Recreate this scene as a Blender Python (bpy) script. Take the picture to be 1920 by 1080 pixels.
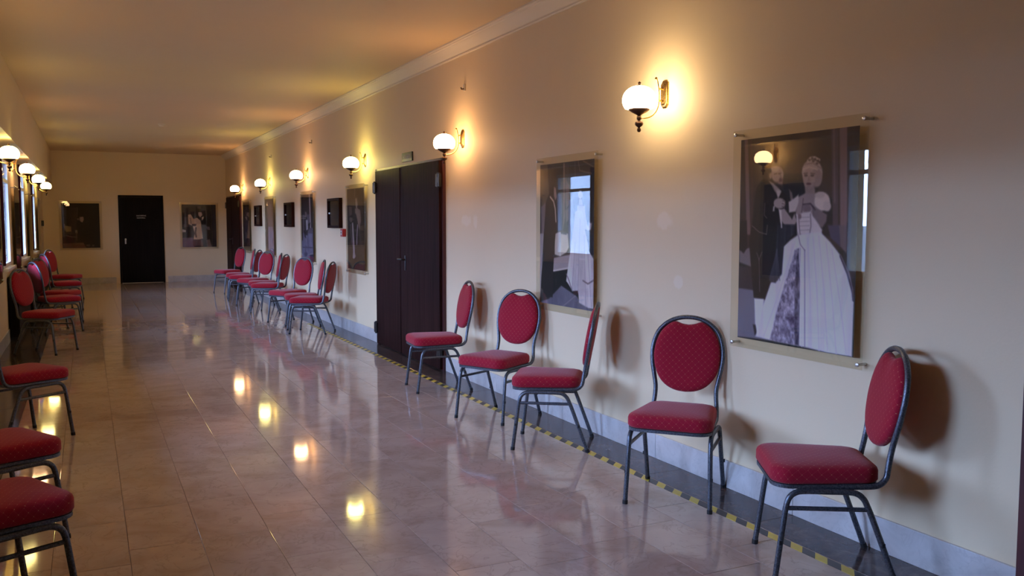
import bpy, bmesh, math, random
import numpy as np
from mathutils import Vector, Matrix

for o in list(bpy.data.objects):
    bpy.data.objects.remove(o)
scene = bpy.context.scene
COL = scene.collection
PI = math.pi

# ------------------------------------------------------------------ camera
cam_data = bpy.data.cameras.new('camera')
cam = bpy.data.objects.new('camera', cam_data)
COL.objects.link(cam)
cam_data.sensor_width = 36.0
cam_data.lens = 36.0 * 1660.0 / 1920.0
cam_data.clip_end = 500
CAM_H = 1.45
cam.location = (0, 0, CAM_H)
_fw = (0.431, 0.899, -0.0745)
cam.rotation_euler = (PI / 2 - math.asin(0.0745), 0, -math.atan2(_fw[0], _fw[1]))
scene.camera = cam

# ------------------------------------------------------------------ overcast sky
SKY_ZENITH, SKY_HORIZON = 58.0, 58.0
SKY_COL = (0.35, 0.52, 1.0, 1)
world = bpy.data.worlds.new('overcast_sky')
scene.world = world
world.use_nodes = True
nt = world.node_tree
nt.nodes.clear()
_tc = nt.nodes.new('ShaderNodeTexCoord')
_sx = nt.nodes.new('ShaderNodeSeparateXYZ')
_mx = nt.nodes.new('ShaderNodeMath'); _mx.operation = 'MAXIMUM'; _mx.inputs[1].default_value = 0.0
_ma = nt.nodes.new('ShaderNodeMath'); _ma.operation = 'MULTIPLY_ADD'
_ma.inputs[1].default_value = SKY_ZENITH - SKY_HORIZON; _ma.inputs[2].default_value = SKY_HORIZON
_bg = nt.nodes.new('ShaderNodeBackground'); _bg.inputs[0].default_value = SKY_COL
_wo = nt.nodes.new('ShaderNodeOutputWorld')
nt.links.new(_tc.outputs['Generated'], _sx.inputs[0])
nt.links.new(_sx.outputs[2], _mx.inputs[0])
nt.links.new(_mx.outputs[0], _ma.inputs[0])
nt.links.new(_ma.outputs[0], _bg.inputs[1])
nt.links.new(_bg.outputs[0], _wo.inputs[0])

# room measures (metres); x right, y down the corridor, z up
XR, XL, XB = 3.124, -0.89, -0.69        # right wall, left wall, face of the left bulkhead
Y0, Y1 = -4.0, 22.84
ZC, ZS = 3.075, 2.33                    # ceiling, underside of bulkhead
WIN_Y = [3.03, 6.17, 9.28, 12.38, 15.53, 18.70]
WIN_HW, WIN_Z0, WIN_Z1 = 0.60, 0.90, 2.22
X_GLASS = -0.905
LAMP_L = 38.0                           # radiance of a lit lamp globe

for i, wy in enumerate(WIN_Y):          # sampling portals for the daylight in the window openings
    ld = bpy.data.lights.new('window_portal', 'AREA')
    ld.shape = 'RECTANGLE'; ld.size = WIN_Z1 - WIN_Z0; ld.size_y = WIN_HW * 2
    ld.cycles.is_portal = True
    lo = bpy.data.objects.new('window_portal', ld)
    COL.objects.link(lo)
    lo.location = (-1.14, wy, (WIN_Z0 + WIN_Z1) / 2)
    lo.rotation_euler = (0, -PI / 2, 0)

vs = scene.view_settings
vs.view_transform = 'Standard'
vs.look = 'None'
vs.exposure = 0.0
vs.gamma = 1.0
vs.use_curve_mapping = False
scene.cycles.max_bounces = 10
scene.cycles.diffuse_bounces = 6
scene.cycles.glossy_bounces = 5
scene.cycles.transparent_max_bounces = 16
scene.cycles.caustics_reflective = False
scene.cycles.caustics_refractive = False
scene.cycles.sample_clamp_indirect = 8.0

# ------------------------------------------------------------------ mesh helpers
class MB:
    def __init__(self):
        self.v = []; self.f = []
    def add(self, verts, faces):
        n = len(self.v)
        self.v += [tuple(p) for p in verts]
        self.f += [tuple(i + n for i in f) for f in faces]
        return self
    def box(self, x0, x1, y0, y1, z0, z1, bev=0.0):
        if bev <= 0:
            vs_ = [(x, y, z) for z in (z0, z1) for y in (y0, y1) for x in (x0, x1)]
            return self.add(vs_, [(0, 2, 3, 1), (4, 5, 7, 6), (0, 1, 5, 4), (2, 6, 7, 3), (0, 4, 6, 2), (1, 3, 7, 5)])
        bm = bmesh.new()
        bmesh.ops.create_cube(bm, size=1.0)
        for v in bm.verts:
            v.co = Vector(((x0 + x1) / 2 + v.co.x * (x1 - x0), (y0 + y1) / 2 + v.co.y * (y1 - y0), (z0 + z1) / 2 + v.co.z * (z1 - z0)))
        bmesh.ops.bevel(bm, geom=list(bm.edges), offset=bev, segments=2, affect='EDGES', profile=0.5)
        bm.verts.index_update()
        self.add([v.co[:] for v in bm.verts], [[v.index for v in f.verts] for f in bm.faces])
        bm.free()
        return self
    def tube(self, pts, r, n=10, cap=True):
        pts = [Vector(p) for p in pts]
        rs = r if isinstance(r, (list, tuple)) else [r] * len(pts)
        rings = []
        up = None
        for i, p in enumerate(pts):
            a = pts[max(i - 1, 0)]; b = pts[min(i + 1, len(pts) - 1)]
            t = (b - a).normalized()
            if up is None:
                up = Vector((0, 1, 0)) if abs(t.y) < 0.9 else Vector((1, 0, 0))
            s = t.cross(up).normalized(); up = s.cross(t).normalized()
            rings.append([p + rs[i] * (math.cos(k * 2 * PI / n) * s + math.sin(k * 2 * PI / n) * up) for k in range(n)])
        base = [q for rg in rings for q in rg]
        fs = []
        for i in range(len(pts) - 1):
            for k in range(n):
                fs.append((i * n + k, i * n + (k + 1) % n, (i + 1) * n + (k + 1) % n, (i + 1) * n + k))
        if cap:
            fs.append(tuple(range(n - 1, -1, -1)))
            fs.append(tuple((len(pts) - 1) * n + k for k in range(n)))
        return self.add(base, fs)
    def lathe(self, prof, c=(0, 0), n=20):
        vs_, fs = [], []
        for (r, z) in prof:
            for k in range(n):
                a = k * 2 * PI / n
                vs_.append((c[0] + r * math.cos(a), c[1] + r * math.sin(a), z))
        m = len(prof)
        for i in range(m - 1):
            for k in range(n):
                fs.append((i * n + k, i * n + (k + 1) % n, (i + 1) * n + (k + 1) % n, (i + 1) * n + k))
        fs.append(tuple(range(n - 1, -1, -1)))
        fs.append(tuple((m - 1) * n + k for k in range(n)))
        return self.add(vs_, fs)
    def loops(self, rings):                       # closed skin through equal-length rings, capped
        n = len(rings[0]); m = len(rings)
        fs = []
        for i in range(m - 1):
            for k in range(n):
                fs.append((i * n + k, i * n + (k + 1) % n, (i + 1) * n + (k + 1) % n, (i + 1) * n + k))
        fs.append(tuple(range(n - 1, -1, -1)))
        fs.append(tuple((m - 1) * n + k for k in range(n)))
        return self.add([q for rg in rings for q in rg], fs)
    def mesh(self, name, smooth=False, angle=40):
        me = bpy.data.meshes.new(name)
        me.from_pydata(self.v, [], self.f)
        bm = bmesh.new(); bm.from_mesh(me)
        bmesh.ops.recalc_face_normals(bm, faces=list(bm.faces))
        bm.to_mesh(me); bm.free()
        if smooth:
            me.polygons.foreach_set('use_smooth', [True] * len(me.polygons))
            me.set_sharp_from_angle(angle=math.radians(angle))
        me.update()
        return me
    def build(self, name, mat, parent=None, smooth=False, angle=40):
        return link(name, self.mesh(name, smooth, angle), mat, parent)

def link(name, me, mat=None, parent=None):
    o = bpy.data.objects.new(name, me)
    if mat is not None and not me.materials:
        me.materials.append(mat)
    COL.objects.link(o)
    if parent is not None:
        o.parent = parent
    return o

def tag(o, label=None, cat=None, group=None, kind=None):
    if label: o['label'] = label
    if cat: o['category'] = cat
    if group: o['group'] = group
    if kind: o['kind'] = kind
    return o

def empty(name, loc=(0, 0, 0), rz=0.0):
    o = bpy.data.objects.new(name, None)
    o.empty_display_size = 0.05
    COL.objects.link(o)
    o.location = loc; o.rotation_euler = (0, 0, rz)
    return o

def copy_tree(o, parent=None):
    c = o.copy(); COL.objects.link(c)
    if parent is not None:
        c.parent = parent
    for ch in list(o.children):
        copy_tree(ch, c)
    return c

def smooth_path(pts, sub=6):                       # Catmull-Rom through points
    P = [Vector(p) for p in pts]
    out = []
    for i in range(len(P) - 1):
        p0 = P[max(i - 1, 0)]; p1 = P[i]; p2 = P[i + 1]; p3 = P[min(i + 2, len(P) - 1)]
        for k in range(sub):
            t = k / sub
            out.append(0.5 * ((2 * p1) + (p2 - p0) * t + (2 * p0 - 5 * p1 + 4 * p2 - p3) * t * t + (3 * p1 - p0 - 3 * p2 + p3) * t ** 3))
    out.append(P[-1])
    return out

# ------------------------------------------------------------------ materials
def new_mat(name):
    m = bpy.data.materials.new(name)
    m.use_nodes = True
    n = m.node_tree.nodes; l = m.node_tree.links
    return m, n, l, n['Principled BSDF']

def plain(name, col, rough=0.5, metal=0.0, spec=0.5):
    m, n, l, b = new_mat(name)
    b.inputs['Base Color'].default_value = (*col, 1)
    b.inputs['Roughness'].default_value = rough
    b.inputs['Metallic'].default_value = metal
    b.inputs['Specular IOR Level'].default_value = spec
    return m

def node(n, t, **kw):
    x = n.new(t)
    for k, v in kw.items():
        setattr(x, k, v)
    return x

def ramp(n, stops):
    r = n.new('ShaderNodeValToRGB')
    e = r.color_ramp.elements
    e[0].position, e[0].color = stops[0][0], (*stops[0][1], 1)
    e[1].position, e[1].color = stops[-1][0], (*stops[-1][1], 1)
    for p, c in stops[1:-1]:
        k = e.new(p); k.color = (*c, 1)
    return r

def mth(n, l, op, a, b=None, c=None):
    x = n.new('ShaderNodeMath'); x.operation = op
    for i, s in enumerate((a, b, c)):
        if s is None: continue
        if isinstance(s, (int, float)): x.inputs[i].default_value = s
        else: l.new(s, x.inputs[i])
    return x.outputs[0]

def bump(n, l, b, src, strength, dist=0.01):
    bp = n.new('ShaderNodeBump')
    bp.inputs['Strength'].default_value = strength
    bp.inputs['Distance'].default_value = dist
    l.new(src, bp.inputs['Height'])
    l.new(bp.outputs[0], b.inputs['Normal'])

def mix_col(n, l, fac, a, b):
    x = n.new('ShaderNodeMix'); x.data_type = 'RGBA'
    if isinstance(fac, (int, float)): x.inputs[0].default_value = fac
    else: l.new(fac, x.inputs[0])
    for s, i in ((a, 6), (b, 7)):
        if isinstance(s, tuple): x.inputs[i].default_value = (*s, 1)
        else: l.new(s, x.inputs[i])
    return x.outputs[2]

def paint_mat(name, col, patches=()):
    m, n, l, b = new_mat(name)
    tc = node(n, 'ShaderNodeTexCoord')
    nz = node(n, 'ShaderNodeTexNoise'); nz.inputs['Scale'].default_value = 1.3; nz.inputs['Detail'].default_value = 5
    l.new(tc.outputs['Object'], nz.inputs['Vector'])
    c2 = tuple(x * 0.94 for x in col)
    colr = mix_col(n, l, nz.outputs['Fac'], col, c2)
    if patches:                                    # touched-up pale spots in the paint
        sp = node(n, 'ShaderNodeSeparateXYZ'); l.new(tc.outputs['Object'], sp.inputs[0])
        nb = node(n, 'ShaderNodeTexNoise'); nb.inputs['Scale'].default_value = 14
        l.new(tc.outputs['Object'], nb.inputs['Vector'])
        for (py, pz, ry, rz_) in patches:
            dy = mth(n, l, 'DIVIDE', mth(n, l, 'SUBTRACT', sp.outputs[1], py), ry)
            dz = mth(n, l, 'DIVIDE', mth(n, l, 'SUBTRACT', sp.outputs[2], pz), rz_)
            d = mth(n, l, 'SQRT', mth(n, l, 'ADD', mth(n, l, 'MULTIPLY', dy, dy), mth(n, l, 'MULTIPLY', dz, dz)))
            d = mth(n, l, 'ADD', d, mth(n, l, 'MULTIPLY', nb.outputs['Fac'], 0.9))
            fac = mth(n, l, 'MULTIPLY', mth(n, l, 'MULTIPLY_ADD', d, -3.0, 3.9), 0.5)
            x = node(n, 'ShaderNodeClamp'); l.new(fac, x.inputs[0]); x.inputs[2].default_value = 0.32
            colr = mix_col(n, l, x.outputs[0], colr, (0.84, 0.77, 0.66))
    l.new(colr, b.inputs['Base Color'])
    b.inputs['Roughness'].default_value = 0.62
    b.inputs['Specular IOR Level'].default_value = 0.3
    n2 = node(n, 'ShaderNodeTexNoise'); n2.inputs['Scale'].default_value = 90; n2.inputs['Detail'].default_value = 3
    l.new(tc.outputs['Object'], n2.inputs['Vector'])
    bump(n, l, b, n2.outputs['Fac'], 0.12, 0.004)
    return m

def marble_mat(name, base, dark, light, rough, scale=3.0, vein=0.5, per_piece=0.12, spec=0.5):
    m, n, l, b = new_mat(name)
    geo = node(n, 'ShaderNodeNewGeometry')
    info = node(n, 'ShaderNodeObjectInfo')
    off = node(n, 'ShaderNodeVectorMath', operation='MULTIPLY_ADD')
    l.new(info.outputs['Random'], off.inputs[0]); off.inputs[1].default_value = (7.3, 3.1, 5.7)
    l.new(geo.outputs['Position'], off.inputs[2])
    n1 = node(n, 'ShaderNodeTexNoise'); n1.inputs['Scale'].default_value = scale; n1.inputs['Detail'].default_value = 7
    n1.inputs['Roughness'].default_value = 0.62; n1.inputs['Distortion'].default_value = 0.6
    l.new(off.outputs[0], n1.inputs['Vector'])
    cr = ramp(n, [(0.3, dark), (0.52, base), (0.75, light)])
    l.new(n1.outputs['Fac'], cr.inputs[0])
    n2 = node(n, 'ShaderNodeTexNoise'); n2.inputs['Scale'].default_value = scale * 1.7; n2.inputs['Detail'].default_value = 6
    n2.inputs['Distortion'].default_value = 1.6
    l.new(off.outputs[0], n2.inputs['Vector'])
    d = mth(n, l, 'ABSOLUTE', mth(n, l, 'SUBTRACT', n2.outputs['Fac'], 0.5))
    v = node(n, 'ShaderNodeMapRange'); l.new(d, v.inputs[0])
    v.inputs[1].default_value = 0.0; v.inputs[2].default_value = 0.02; v.inputs[3].default_value = vein; v.inputs[4].default_value = 0.0
    vm = mth(n, l, 'MULTIPLY', v.outputs[0], n1.outputs['Fac'])
    c = mix_col(n, l, vm, cr.outputs[0], tuple(x * 0.45 for x in dark))
    hv = node(n, 'ShaderNodeHueSaturation')
    val = mth(n, l, 'MULTIPLY_ADD', info.outputs['Random'], per_piece, 1.0 - per_piece / 2)
    l.new(val, hv.inputs['Value']); l.new(c, hv.inputs['Color'])
    l.new(hv.outputs[0], b.inputs['Base Color'])
    rr = mth(n, l, 'MULTIPLY_ADD', n1.outputs['Fac'], 0.08, rough - 0.04)
    l.new(rr, b.inputs['Roughness'])
    b.inputs['Specular IOR Level'].default_value = spec
    return m

def wood_mat(name, c1, c2, rough=0.4, spec=0.4):
    m, n, l, b = new_mat(name)
    tc = node(n, 'ShaderNodeTexCoord')
    mp = node(n, 'ShaderNodeMapping'); mp.inputs['Scale'].default_value = (14, 14, 0.7)
    l.new(tc.outputs['Object'], mp.inputs[0])
    nz = node(n, 'ShaderNodeTexNoise'); nz.inputs['Scale'].default_value = 2.2; nz.inputs['Detail'].default_value = 6
    l.new(mp.outputs[0], nz.inputs['Vector'])
    cr = ramp(n, [(0.35, c1), (0.7, c2)])
    l.new(nz.outputs['Fac'], cr.inputs[0]); l.new(cr.outputs[0], b.inputs['Base Color'])
    b.inputs['Roughness'].default_value = rough
    b.inputs['Specular IOR Level'].default_value = spec
    bump(n, l, b, nz.outputs['Fac'], 0.08, 0.002)
    return m

def clear_mat(name, tint, rough=0.0, ior=1.49):
    m, n, l, b = new_mat(name)
    n.remove(b)
    out = n['Material Output']
    tr = node(n, 'ShaderNodeBsdfTransparent'); tr.inputs[0].default_value = (*tint, 1)
    gl = node(n, 'ShaderNodeBsdfGlossy'); gl.inputs['Roughness'].default_value = rough
    geo = node(n, 'ShaderNodeNewGeometry')
    io = mth(n, l, 'MULTIPLY_ADD', geo.outputs['Backfacing'], 1.0 / ior - ior, ior)
    fr = node(n, 'ShaderNodeFresnel'); l.new(io, fr.inputs[0])
    mx = node(n, 'ShaderNodeMixShader')
    l.new(fr.outputs[0], mx.inputs[0]); l.new(tr.outputs[0], mx.inputs[1]); l.new(gl.outputs[0], mx.inputs[2])
    l.new(mx.outputs[0], out.inputs['Surface'])
    return m

def fabric_mat(name, axes):
    m, n, l, b = new_mat(name)
    tc = node(n, 'ShaderNodeTexCoord')
    sp = node(n, 'ShaderNodeSeparateXYZ'); l.new(tc.outputs['Object'], sp.inputs[0])
    x, y, z = sp.outputs
    if axes == 'back': u, v = y, z
    else:
        ns = node(n, 'ShaderNodeSeparateXYZ'); l.new(tc.outputs['Normal'], ns.inputs[0])
        top = mth(n, l, 'GREATER_THAN', mth(n, l, 'ABSOLUTE', ns.outputs[2]), 0.6)       # top of the cushion, else its side band
        s_ = mth(n, l, 'SUBTRACT', x, y)
        u = mth(n, l, 'ADD', mth(n, l, 'MULTIPLY', top, mth(n, l, 'SUBTRACT', x, s_)), s_)
        v = mth(n, l, 'ADD', mth(n, l, 'MULTIPLY', top, mth(n, l, 'SUBTRACT', y, z)), z)
    S = 40.0
    p = mth(n, l, 'MULTIPLY', mth(n, l, 'ADD', u, v), S * 0.707)
    q = mth(n, l, 'MULTIPLY', mth(n, l, 'SUBTRACT', u, v), S * 0.707)
    fp = mth(n, l, 'ABSOLUTE', mth(n, l, 'SUBTRACT', mth(n, l, 'FRACT', p), 0.5))
    fq = mth(n, l, 'ABSOLUTE', mth(n, l, 'SUBTRACT', mth(n, l, 'FRACT', q), 0.5))
    dots = mth(n, l, 'LESS_THAN', mth(n, l, 'ADD', mth(n, l, 'MULTIPLY', fp, fp), mth(n, l, 'MULTIPLY', fq, fq)), 0.0030)
    lines = mth(n, l, 'LESS_THAN', mth(n, l, 'MINIMUM', fp, fq), 0.035)
    wv = node(n, 'ShaderNodeTexNoise'); wv.inputs['Scale'].default_value = 500; l.new(tc.outputs['Object'], wv.inputs['Vector'])
    base = mix_col(n, l, wv.outputs['Fac'], (0.26, 0.003, 0.017), (0.36, 0.006, 0.027))
    c1 = mix_col(n, l, mth(n, l, 'MULTIPLY', lines, 0.16), base, (0.55, 0.10, 0.09))
    c2 = mix_col(n, l, mth(n, l, 'MULTIPLY', dots, 0.5), c1, (0.80, 0.46, 0.22))
    l.new(c2, b.inputs['Base Color'])
    b.inputs['Roughness'].default_value = 0.85
    b.inputs['Specular IOR Level'].default_value = 0.2
    b.inputs['Sheen Weight'].default_value = 0.15
    bump(n, l, b, wv.outputs['Fac'], 0.2, 0.001)
    return m

def metal_mat(name, col, rough, metal=0.7, hammer=0.0):
    m, n, l, b = new_mat(name)
    b.inputs['Base Color'].default_value = (*col, 1)
    b.inputs['Roughness'].default_value = rough
    b.inputs['Metallic'].default_value = metal
    if hammer:
        tc = node(n, 'ShaderNodeTexCoord')
        nz = node(n, 'ShaderNodeTexNoise'); nz.inputs['Scale'].default_value = 160; nz.inputs['Detail'].default_value = 2
        l.new(tc.outputs['Object'], nz.inputs['Vector'])
        cr = ramp(n, [(0.35, tuple(x * 0.6 for x in col)), (0.65, tuple(x * 1.35 for x in col))])
        l.new(nz.outputs['Fac'], cr.inputs[0]); l.new(cr.outputs[0], b.inputs['Base Color'])
        bump(n, l, b, nz.outputs['Fac'], hammer, 0.002)
    return m

def glow_mat(name, col, strength):
    m, n, l, b = new_mat(name)
    b.inputs['Base Color'].default_value = (0.9, 0.88, 0.82, 1)
    b.inputs['Roughness'].default_value = 0.25
    b.inputs['Emission Color'].default_value = (*col, 1)
    b.inputs['Emission Strength'].default_value = strength
    return m

def tape_mat():
    m, n, l, b = new_mat('hazard_print')
    tc = node(n, 'ShaderNodeTexCoord')
    sp = node(n, 'ShaderNodeSeparateXYZ'); l.new(tc.outputs['Object'], sp.inputs[0])
    t = mth(n, l, 'SUBTRACT', sp.outputs[1], sp.outputs[0])
    fr = mth(n, l, 'FRACT', mth(n, l, 'DIVIDE', mth(n, l, 'ADD', t, 40.028), 0.148))
    st = mth(n, l, 'LESS_THAN', fr, 0.48)
    nz = node(n, 'ShaderNodeTexNoise'); nz.inputs['Scale'].default_value = 30; l.new(tc.outputs['Object'], nz.inputs['Vector'])
    ye = mix_col(n, l, nz.outputs['Fac'], (0.74, 0.58, 0.07), (0.60, 0.46, 0.06))
    l.new(mix_col(n, l, st, (0.035, 0.03, 0.03), ye), b.inputs['Base Color'])
    b.inputs['Roughness'].default_value = 0.4
    return m

M = {}
WALL = (0.76, 0.62, 0.40)
M['wall'] = paint_mat('cream_wall_paint', WALL)
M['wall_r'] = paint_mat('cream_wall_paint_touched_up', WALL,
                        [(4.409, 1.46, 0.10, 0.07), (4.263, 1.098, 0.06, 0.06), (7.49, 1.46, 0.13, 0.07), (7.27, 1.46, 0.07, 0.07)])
M['ceiling'] = paint_mat('ceiling_paint', (0.73, 0.56, 0.34))
M['trim'] = paint_mat('crown_paint', (0.80, 0.72, 0.56))
M['tile'] = marble_mat('beige_marble', (0.50, 0.40, 0.345), (0.40, 0.30, 0.25), (0.56, 0.46, 0.40), 0.065, 3.2, 0.55, 0.05)
M['border'] = marble_mat('dark_marble', (0.075, 0.055, 0.048), (0.032, 0.023, 0.02), (0.15, 0.115, 0.10), 0.12, 8.0, 0.3, 0.2, 0.2)
M['skirt'] = marble_mat('pale_marble', (0.55, 0.525, 0.49), (0.41, 0.385, 0.355), (0.62, 0.595, 0.56), 0.3, 4.0, 0.3, 0.1)
M['grout'] = plain('grout', (0.21, 0.155, 0.13), 0.8)
M['door'] = wood_mat('dark_brown_wood', (0.014, 0.005, 0.004), (0.034, 0.012, 0.010), 0.55, 0.03)
M['door_black'] = wood_mat('black_brown_wood', (0.006, 0.004, 0.004), (0.011, 0.008, 0.007), 0.5, 0.06)
M['frame_red'] = wood_mat('reddish_wood', (0.05, 0.012, 0.012), (0.085, 0.02, 0.02), 0.4)
M['black'] = plain('black_metal', (0.012, 0.011, 0.011), 0.4, 0.3)
M['black_glass'] = plain('black_glass', (0.012, 0.012, 0.013), 0.12)
M['steel'] = metal_mat('brushed_steel', (0.55, 0.54, 0.52), 0.3, 1.0)
M['brass'] = metal_mat('aged_brass', (0.55, 0.36, 0.13), 0.28, 1.0, 0.05)
M['bronze'] = metal_mat('dark_bronze', (0.10, 0.055, 0.035), 0.38, 0.85)
M['tube'] = metal_mat('hammered_grey_paint', (0.10, 0.11, 0.128), 0.35, 0.6, 0.35)
M['rubber'] = plain('black_rubber', (0.01, 0.01, 0.01), 0.7)
M['fabric_seat'] = fabric_mat('red_dotted_fabric_seat', 'seat')
M['fabric_back'] = fabric_mat('red_dotted_fabric_back', 'back')
M['acrylic'] = clear_mat('clear_acrylic', (0.965, 0.955, 0.915))
M['glass'] = clear_mat('window_glass', (0.97, 0.98, 0.98), 0.0, 1.5)
M['white'] = plain('white_paint', (0.78, 0.78, 0.77), 0.4)
M['red'] = plain('red_plastic', (0.40, 0.015, 0.012), 0.4)
M['pale'] = plain('pale_print', (0.55, 0.53, 0.50), 0.5)
M['curtain'] = plain('plum_curtain', (0.045, 0.012, 0.035), 0.9, 0, 0.1)
M['ground'] = plain('asphalt', (0.05, 0.05, 0.048), 0.9)
M['brick'] = plain('blocker_brown', (0.10, 0.06, 0.045), 0.9)
M['backdrop'] = plain('backdrop_white', (0.82, 0.82, 0.80), 0.9)
M['tape'] = tape_mat()
M['dust'] = plain('grey_wall_plastic', (0.6, 0.55, 0.45), 0.5)

# ------------------------------------------------------------------ setting
# right wall, end wall, back wall, ceiling
tag(MB().box(XR, XR + 0.3, Y0, Y1 + 0.3, -0.02, ZC).build('wall_right', M['wall_r']), 'long cream painted wall on the right with lamps and posters', 'wall', kind='structure')
tag(MB().box(-2.0, XR, Y1, Y1 + 0.3, -0.02, ZC).build('wall_end', M['wall']), 'cream painted wall closing the far end of the corridor', 'wall', kind='structure')
tag(MB().box(-1.15, XR, Y0 - 0.3, Y0, -0.02, ZC).build('wall_back', M['wall']), 'cream wall closing the corridor behind the viewer', 'wall', kind='structure')
tag(MB().box(-1.15, XR + 0.3, Y0 - 0.3, Y1 + 0.3, ZC, ZC + 0.25).build('ceiling', M['ceiling']), 'plain painted ceiling over the whole corridor', 'ceiling', kind='structure')
# left wall with window openings
w = MB()
XO = -1.15
w.box(XO, XL, Y0, Y1, -0.02, WIN_Z0)
w.box(XO, XL, Y0, Y1, WIN_Z1, ZC)
ys = [Y0] + [e for wy in WIN_Y for e in (wy - WIN_HW, wy + WIN_HW)] + [Y1]
for a, b in zip(ys[::2], ys[1::2]):
    w.box(XO, XL, a, b, WIN_Z0, WIN_Z1)
tag(w.build('wall_left', M['wall']), 'cream painted window wall on the left', 'wall', kind='structure')
tag(MB().box(XL, XB, Y0, Y1, ZS, ZC).build('trim_1', M['wall']), 'cream painted bulkhead running above the left windows and lamps', 'bulkhead', kind='structure')
# crown moulding on the right wall
prof = [(0, 2.952), (0.014, 2.952), (0.018, 2.962), (0.012, 2.968), (0.014, 2.976), (0.024, 2.984), (0.034, 3.0), (0.052, 3.022), (0.074, 3.037), (0.080, 3.046), (0.092, 3.05), (0.096, 3.060), (0.110, 3.062), (0.110, ZC), (0, ZC)]
c = MB(); k = len(prof)
c.add([(XR - a, Y0, z) for a, z in prof] + [(XR - a, Y1, z) for a, z in prof],
      [(i, (i + 1) % k, (i + 1) % k + k, i + k) for i in range(k)] + [tuple(range(k)), tuple(range(2 * k - 1, k - 1, -1))])
tag(c.build('trim_2', M['trim'], smooth=True, angle=25), 'cream crown moulding along the top of the right wall', 'moulding', kind='structure')

# floor: slab + marble tiles + dark border slabs
floor = tag(MB().box(XO, XR + 0.3, Y0 - 0.3, Y1 + 0.3, -0.2, -0.004).build('floor', M['grout']), 'polished beige marble tile floor with dark borders', 'floor', kind='structure')
def tile_mesh(wx, wy, name, mat, h=0.012, ch=0.0012, gap=0.0011):
    a, b = wx / 2 - gap, wy / 2 - gap
    m = MB()
    R0 = [(-a, -b), (a, -b), (a, b), (-a, b)]
    R1 = [(-a + ch, -b + ch), (a - ch, -b + ch), (a - ch, b - ch), (-a + ch, b - ch)]
    m.add([(x, y, -h) for x, y in R0] + [(x, y, -ch * 0.6) for x, y in R0] + [(x, y, 0) for x, y in R1],
          [(i, (i + 1) % 4, (i + 1) % 4 + 4, i + 4) for i in range(4)] + [(i + 4, (i + 1) % 4 + 4, (i + 1) % 4 + 8, i + 8) for i in range(4)] + [(8, 9, 10, 11)])
    me = m.mesh(name); me.materials.append(mat)
    return me, m
TX, TY = 0.303, 0.606
tm, tmb = tile_mesh(TX, TY, 'floor_tile', M['tile'])
random.seed(4)
joint = {2: 4.48, 3: 4.49, 4: 4.70, 6: 4.244, 7: 4.75, 8: 3.67}
spots = []
for col in range(11):
    x = 0.124 + (col - 2 + 0.5) * TX
    j = joint.get(col, random.uniform(0, TY))
    y = Y0 - TY + (j - Y0) % TY
    while y < Y1 + TY:
        spots.append((x, y)); y += TY
spots = [(x, y) for x, y in spots if y < Y1 + 0.25]
spots.sort(key=lambda s: (s[1] < 2.3, abs(s[1] - 3)))
rest = MB()
for i, (x, y) in enumerate(spots):
    if i < 290:
        o = link('floor_tile', tm, None, floor); o.location = (x, y, 0)
    else:
        rest.add([(vx + x, vy + y, vz) for vx, vy, vz in tmb.v], tmb.f)
tag(rest.build('floor_tile_rest', M['tile'], floor), kind='stuff')
bmr, bmrb = tile_mesh(XR - 2.851, 0.909, 'border_slab', M['border'])
bml, _ = tile_mesh(-0.482 - XL, 0.909, 'border_slab', M['border'])
y = Y0 + 0.45
while y < Y1:
    o = link('border_slab', bmr, None, floor); o.location = ((XR + 2.851) / 2, y, 0)
    o = link('border_slab', bml, None, floor); o.location = ((XL - 0.482) / 2, y, 0)
    y += 0.909

# baseboards as marble slabs
def baseboard(name, label, segs, axis, pos, out, h=0.15, t=0.014):
    root = tag(empty(name), label, 'baseboard', kind='structure')
    for (a, b) in segs:
        n = max(1, round((b - a) / 1.21)); s = (b - a) / n
        for i in range(n):
            p0, p1 = a + i * s + 0.0012, a + (i + 1) * s - 0.0012
            if axis == 'y':
                x0, x1 = sorted((pos, pos + out * t)); MB().box(x0, x1, p0, p1, 0, h, 0.002).build('slab', M['skirt'], root)
            else:
                y0, y1 = sorted((pos, pos + out * t)); MB().box(p0, p1, y0, y1, 0, h, 0.002).build('slab', M['skirt'], root)
    return root
D1 = (8.01, 10.16); D2 = (20.45, 22.52); D3 = (0.9, 2.085)
baseboard('baseboard_right', 'pale marble baseboard along the right wall', [(Y0, D3[0] - 0.01), (D3[1] + 0.01, D1[0] - 0.03), (D1[1] + 0.01, D2[0] - 0.01), (D2[1] + 0.03, Y1 - 0.02)], 'y', XR, -1)
baseboard('baseboard_end', 'dim marble baseboard along the far end wall', [(-0.84, 0.60), (1.74, XR - 0.02)], 'x', Y1, -1)
baseboard('baseboard_left', 'marble baseboard along the left window wall', [(Y0, Y1 - 0.02)], 'y', XL, 1)

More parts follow.
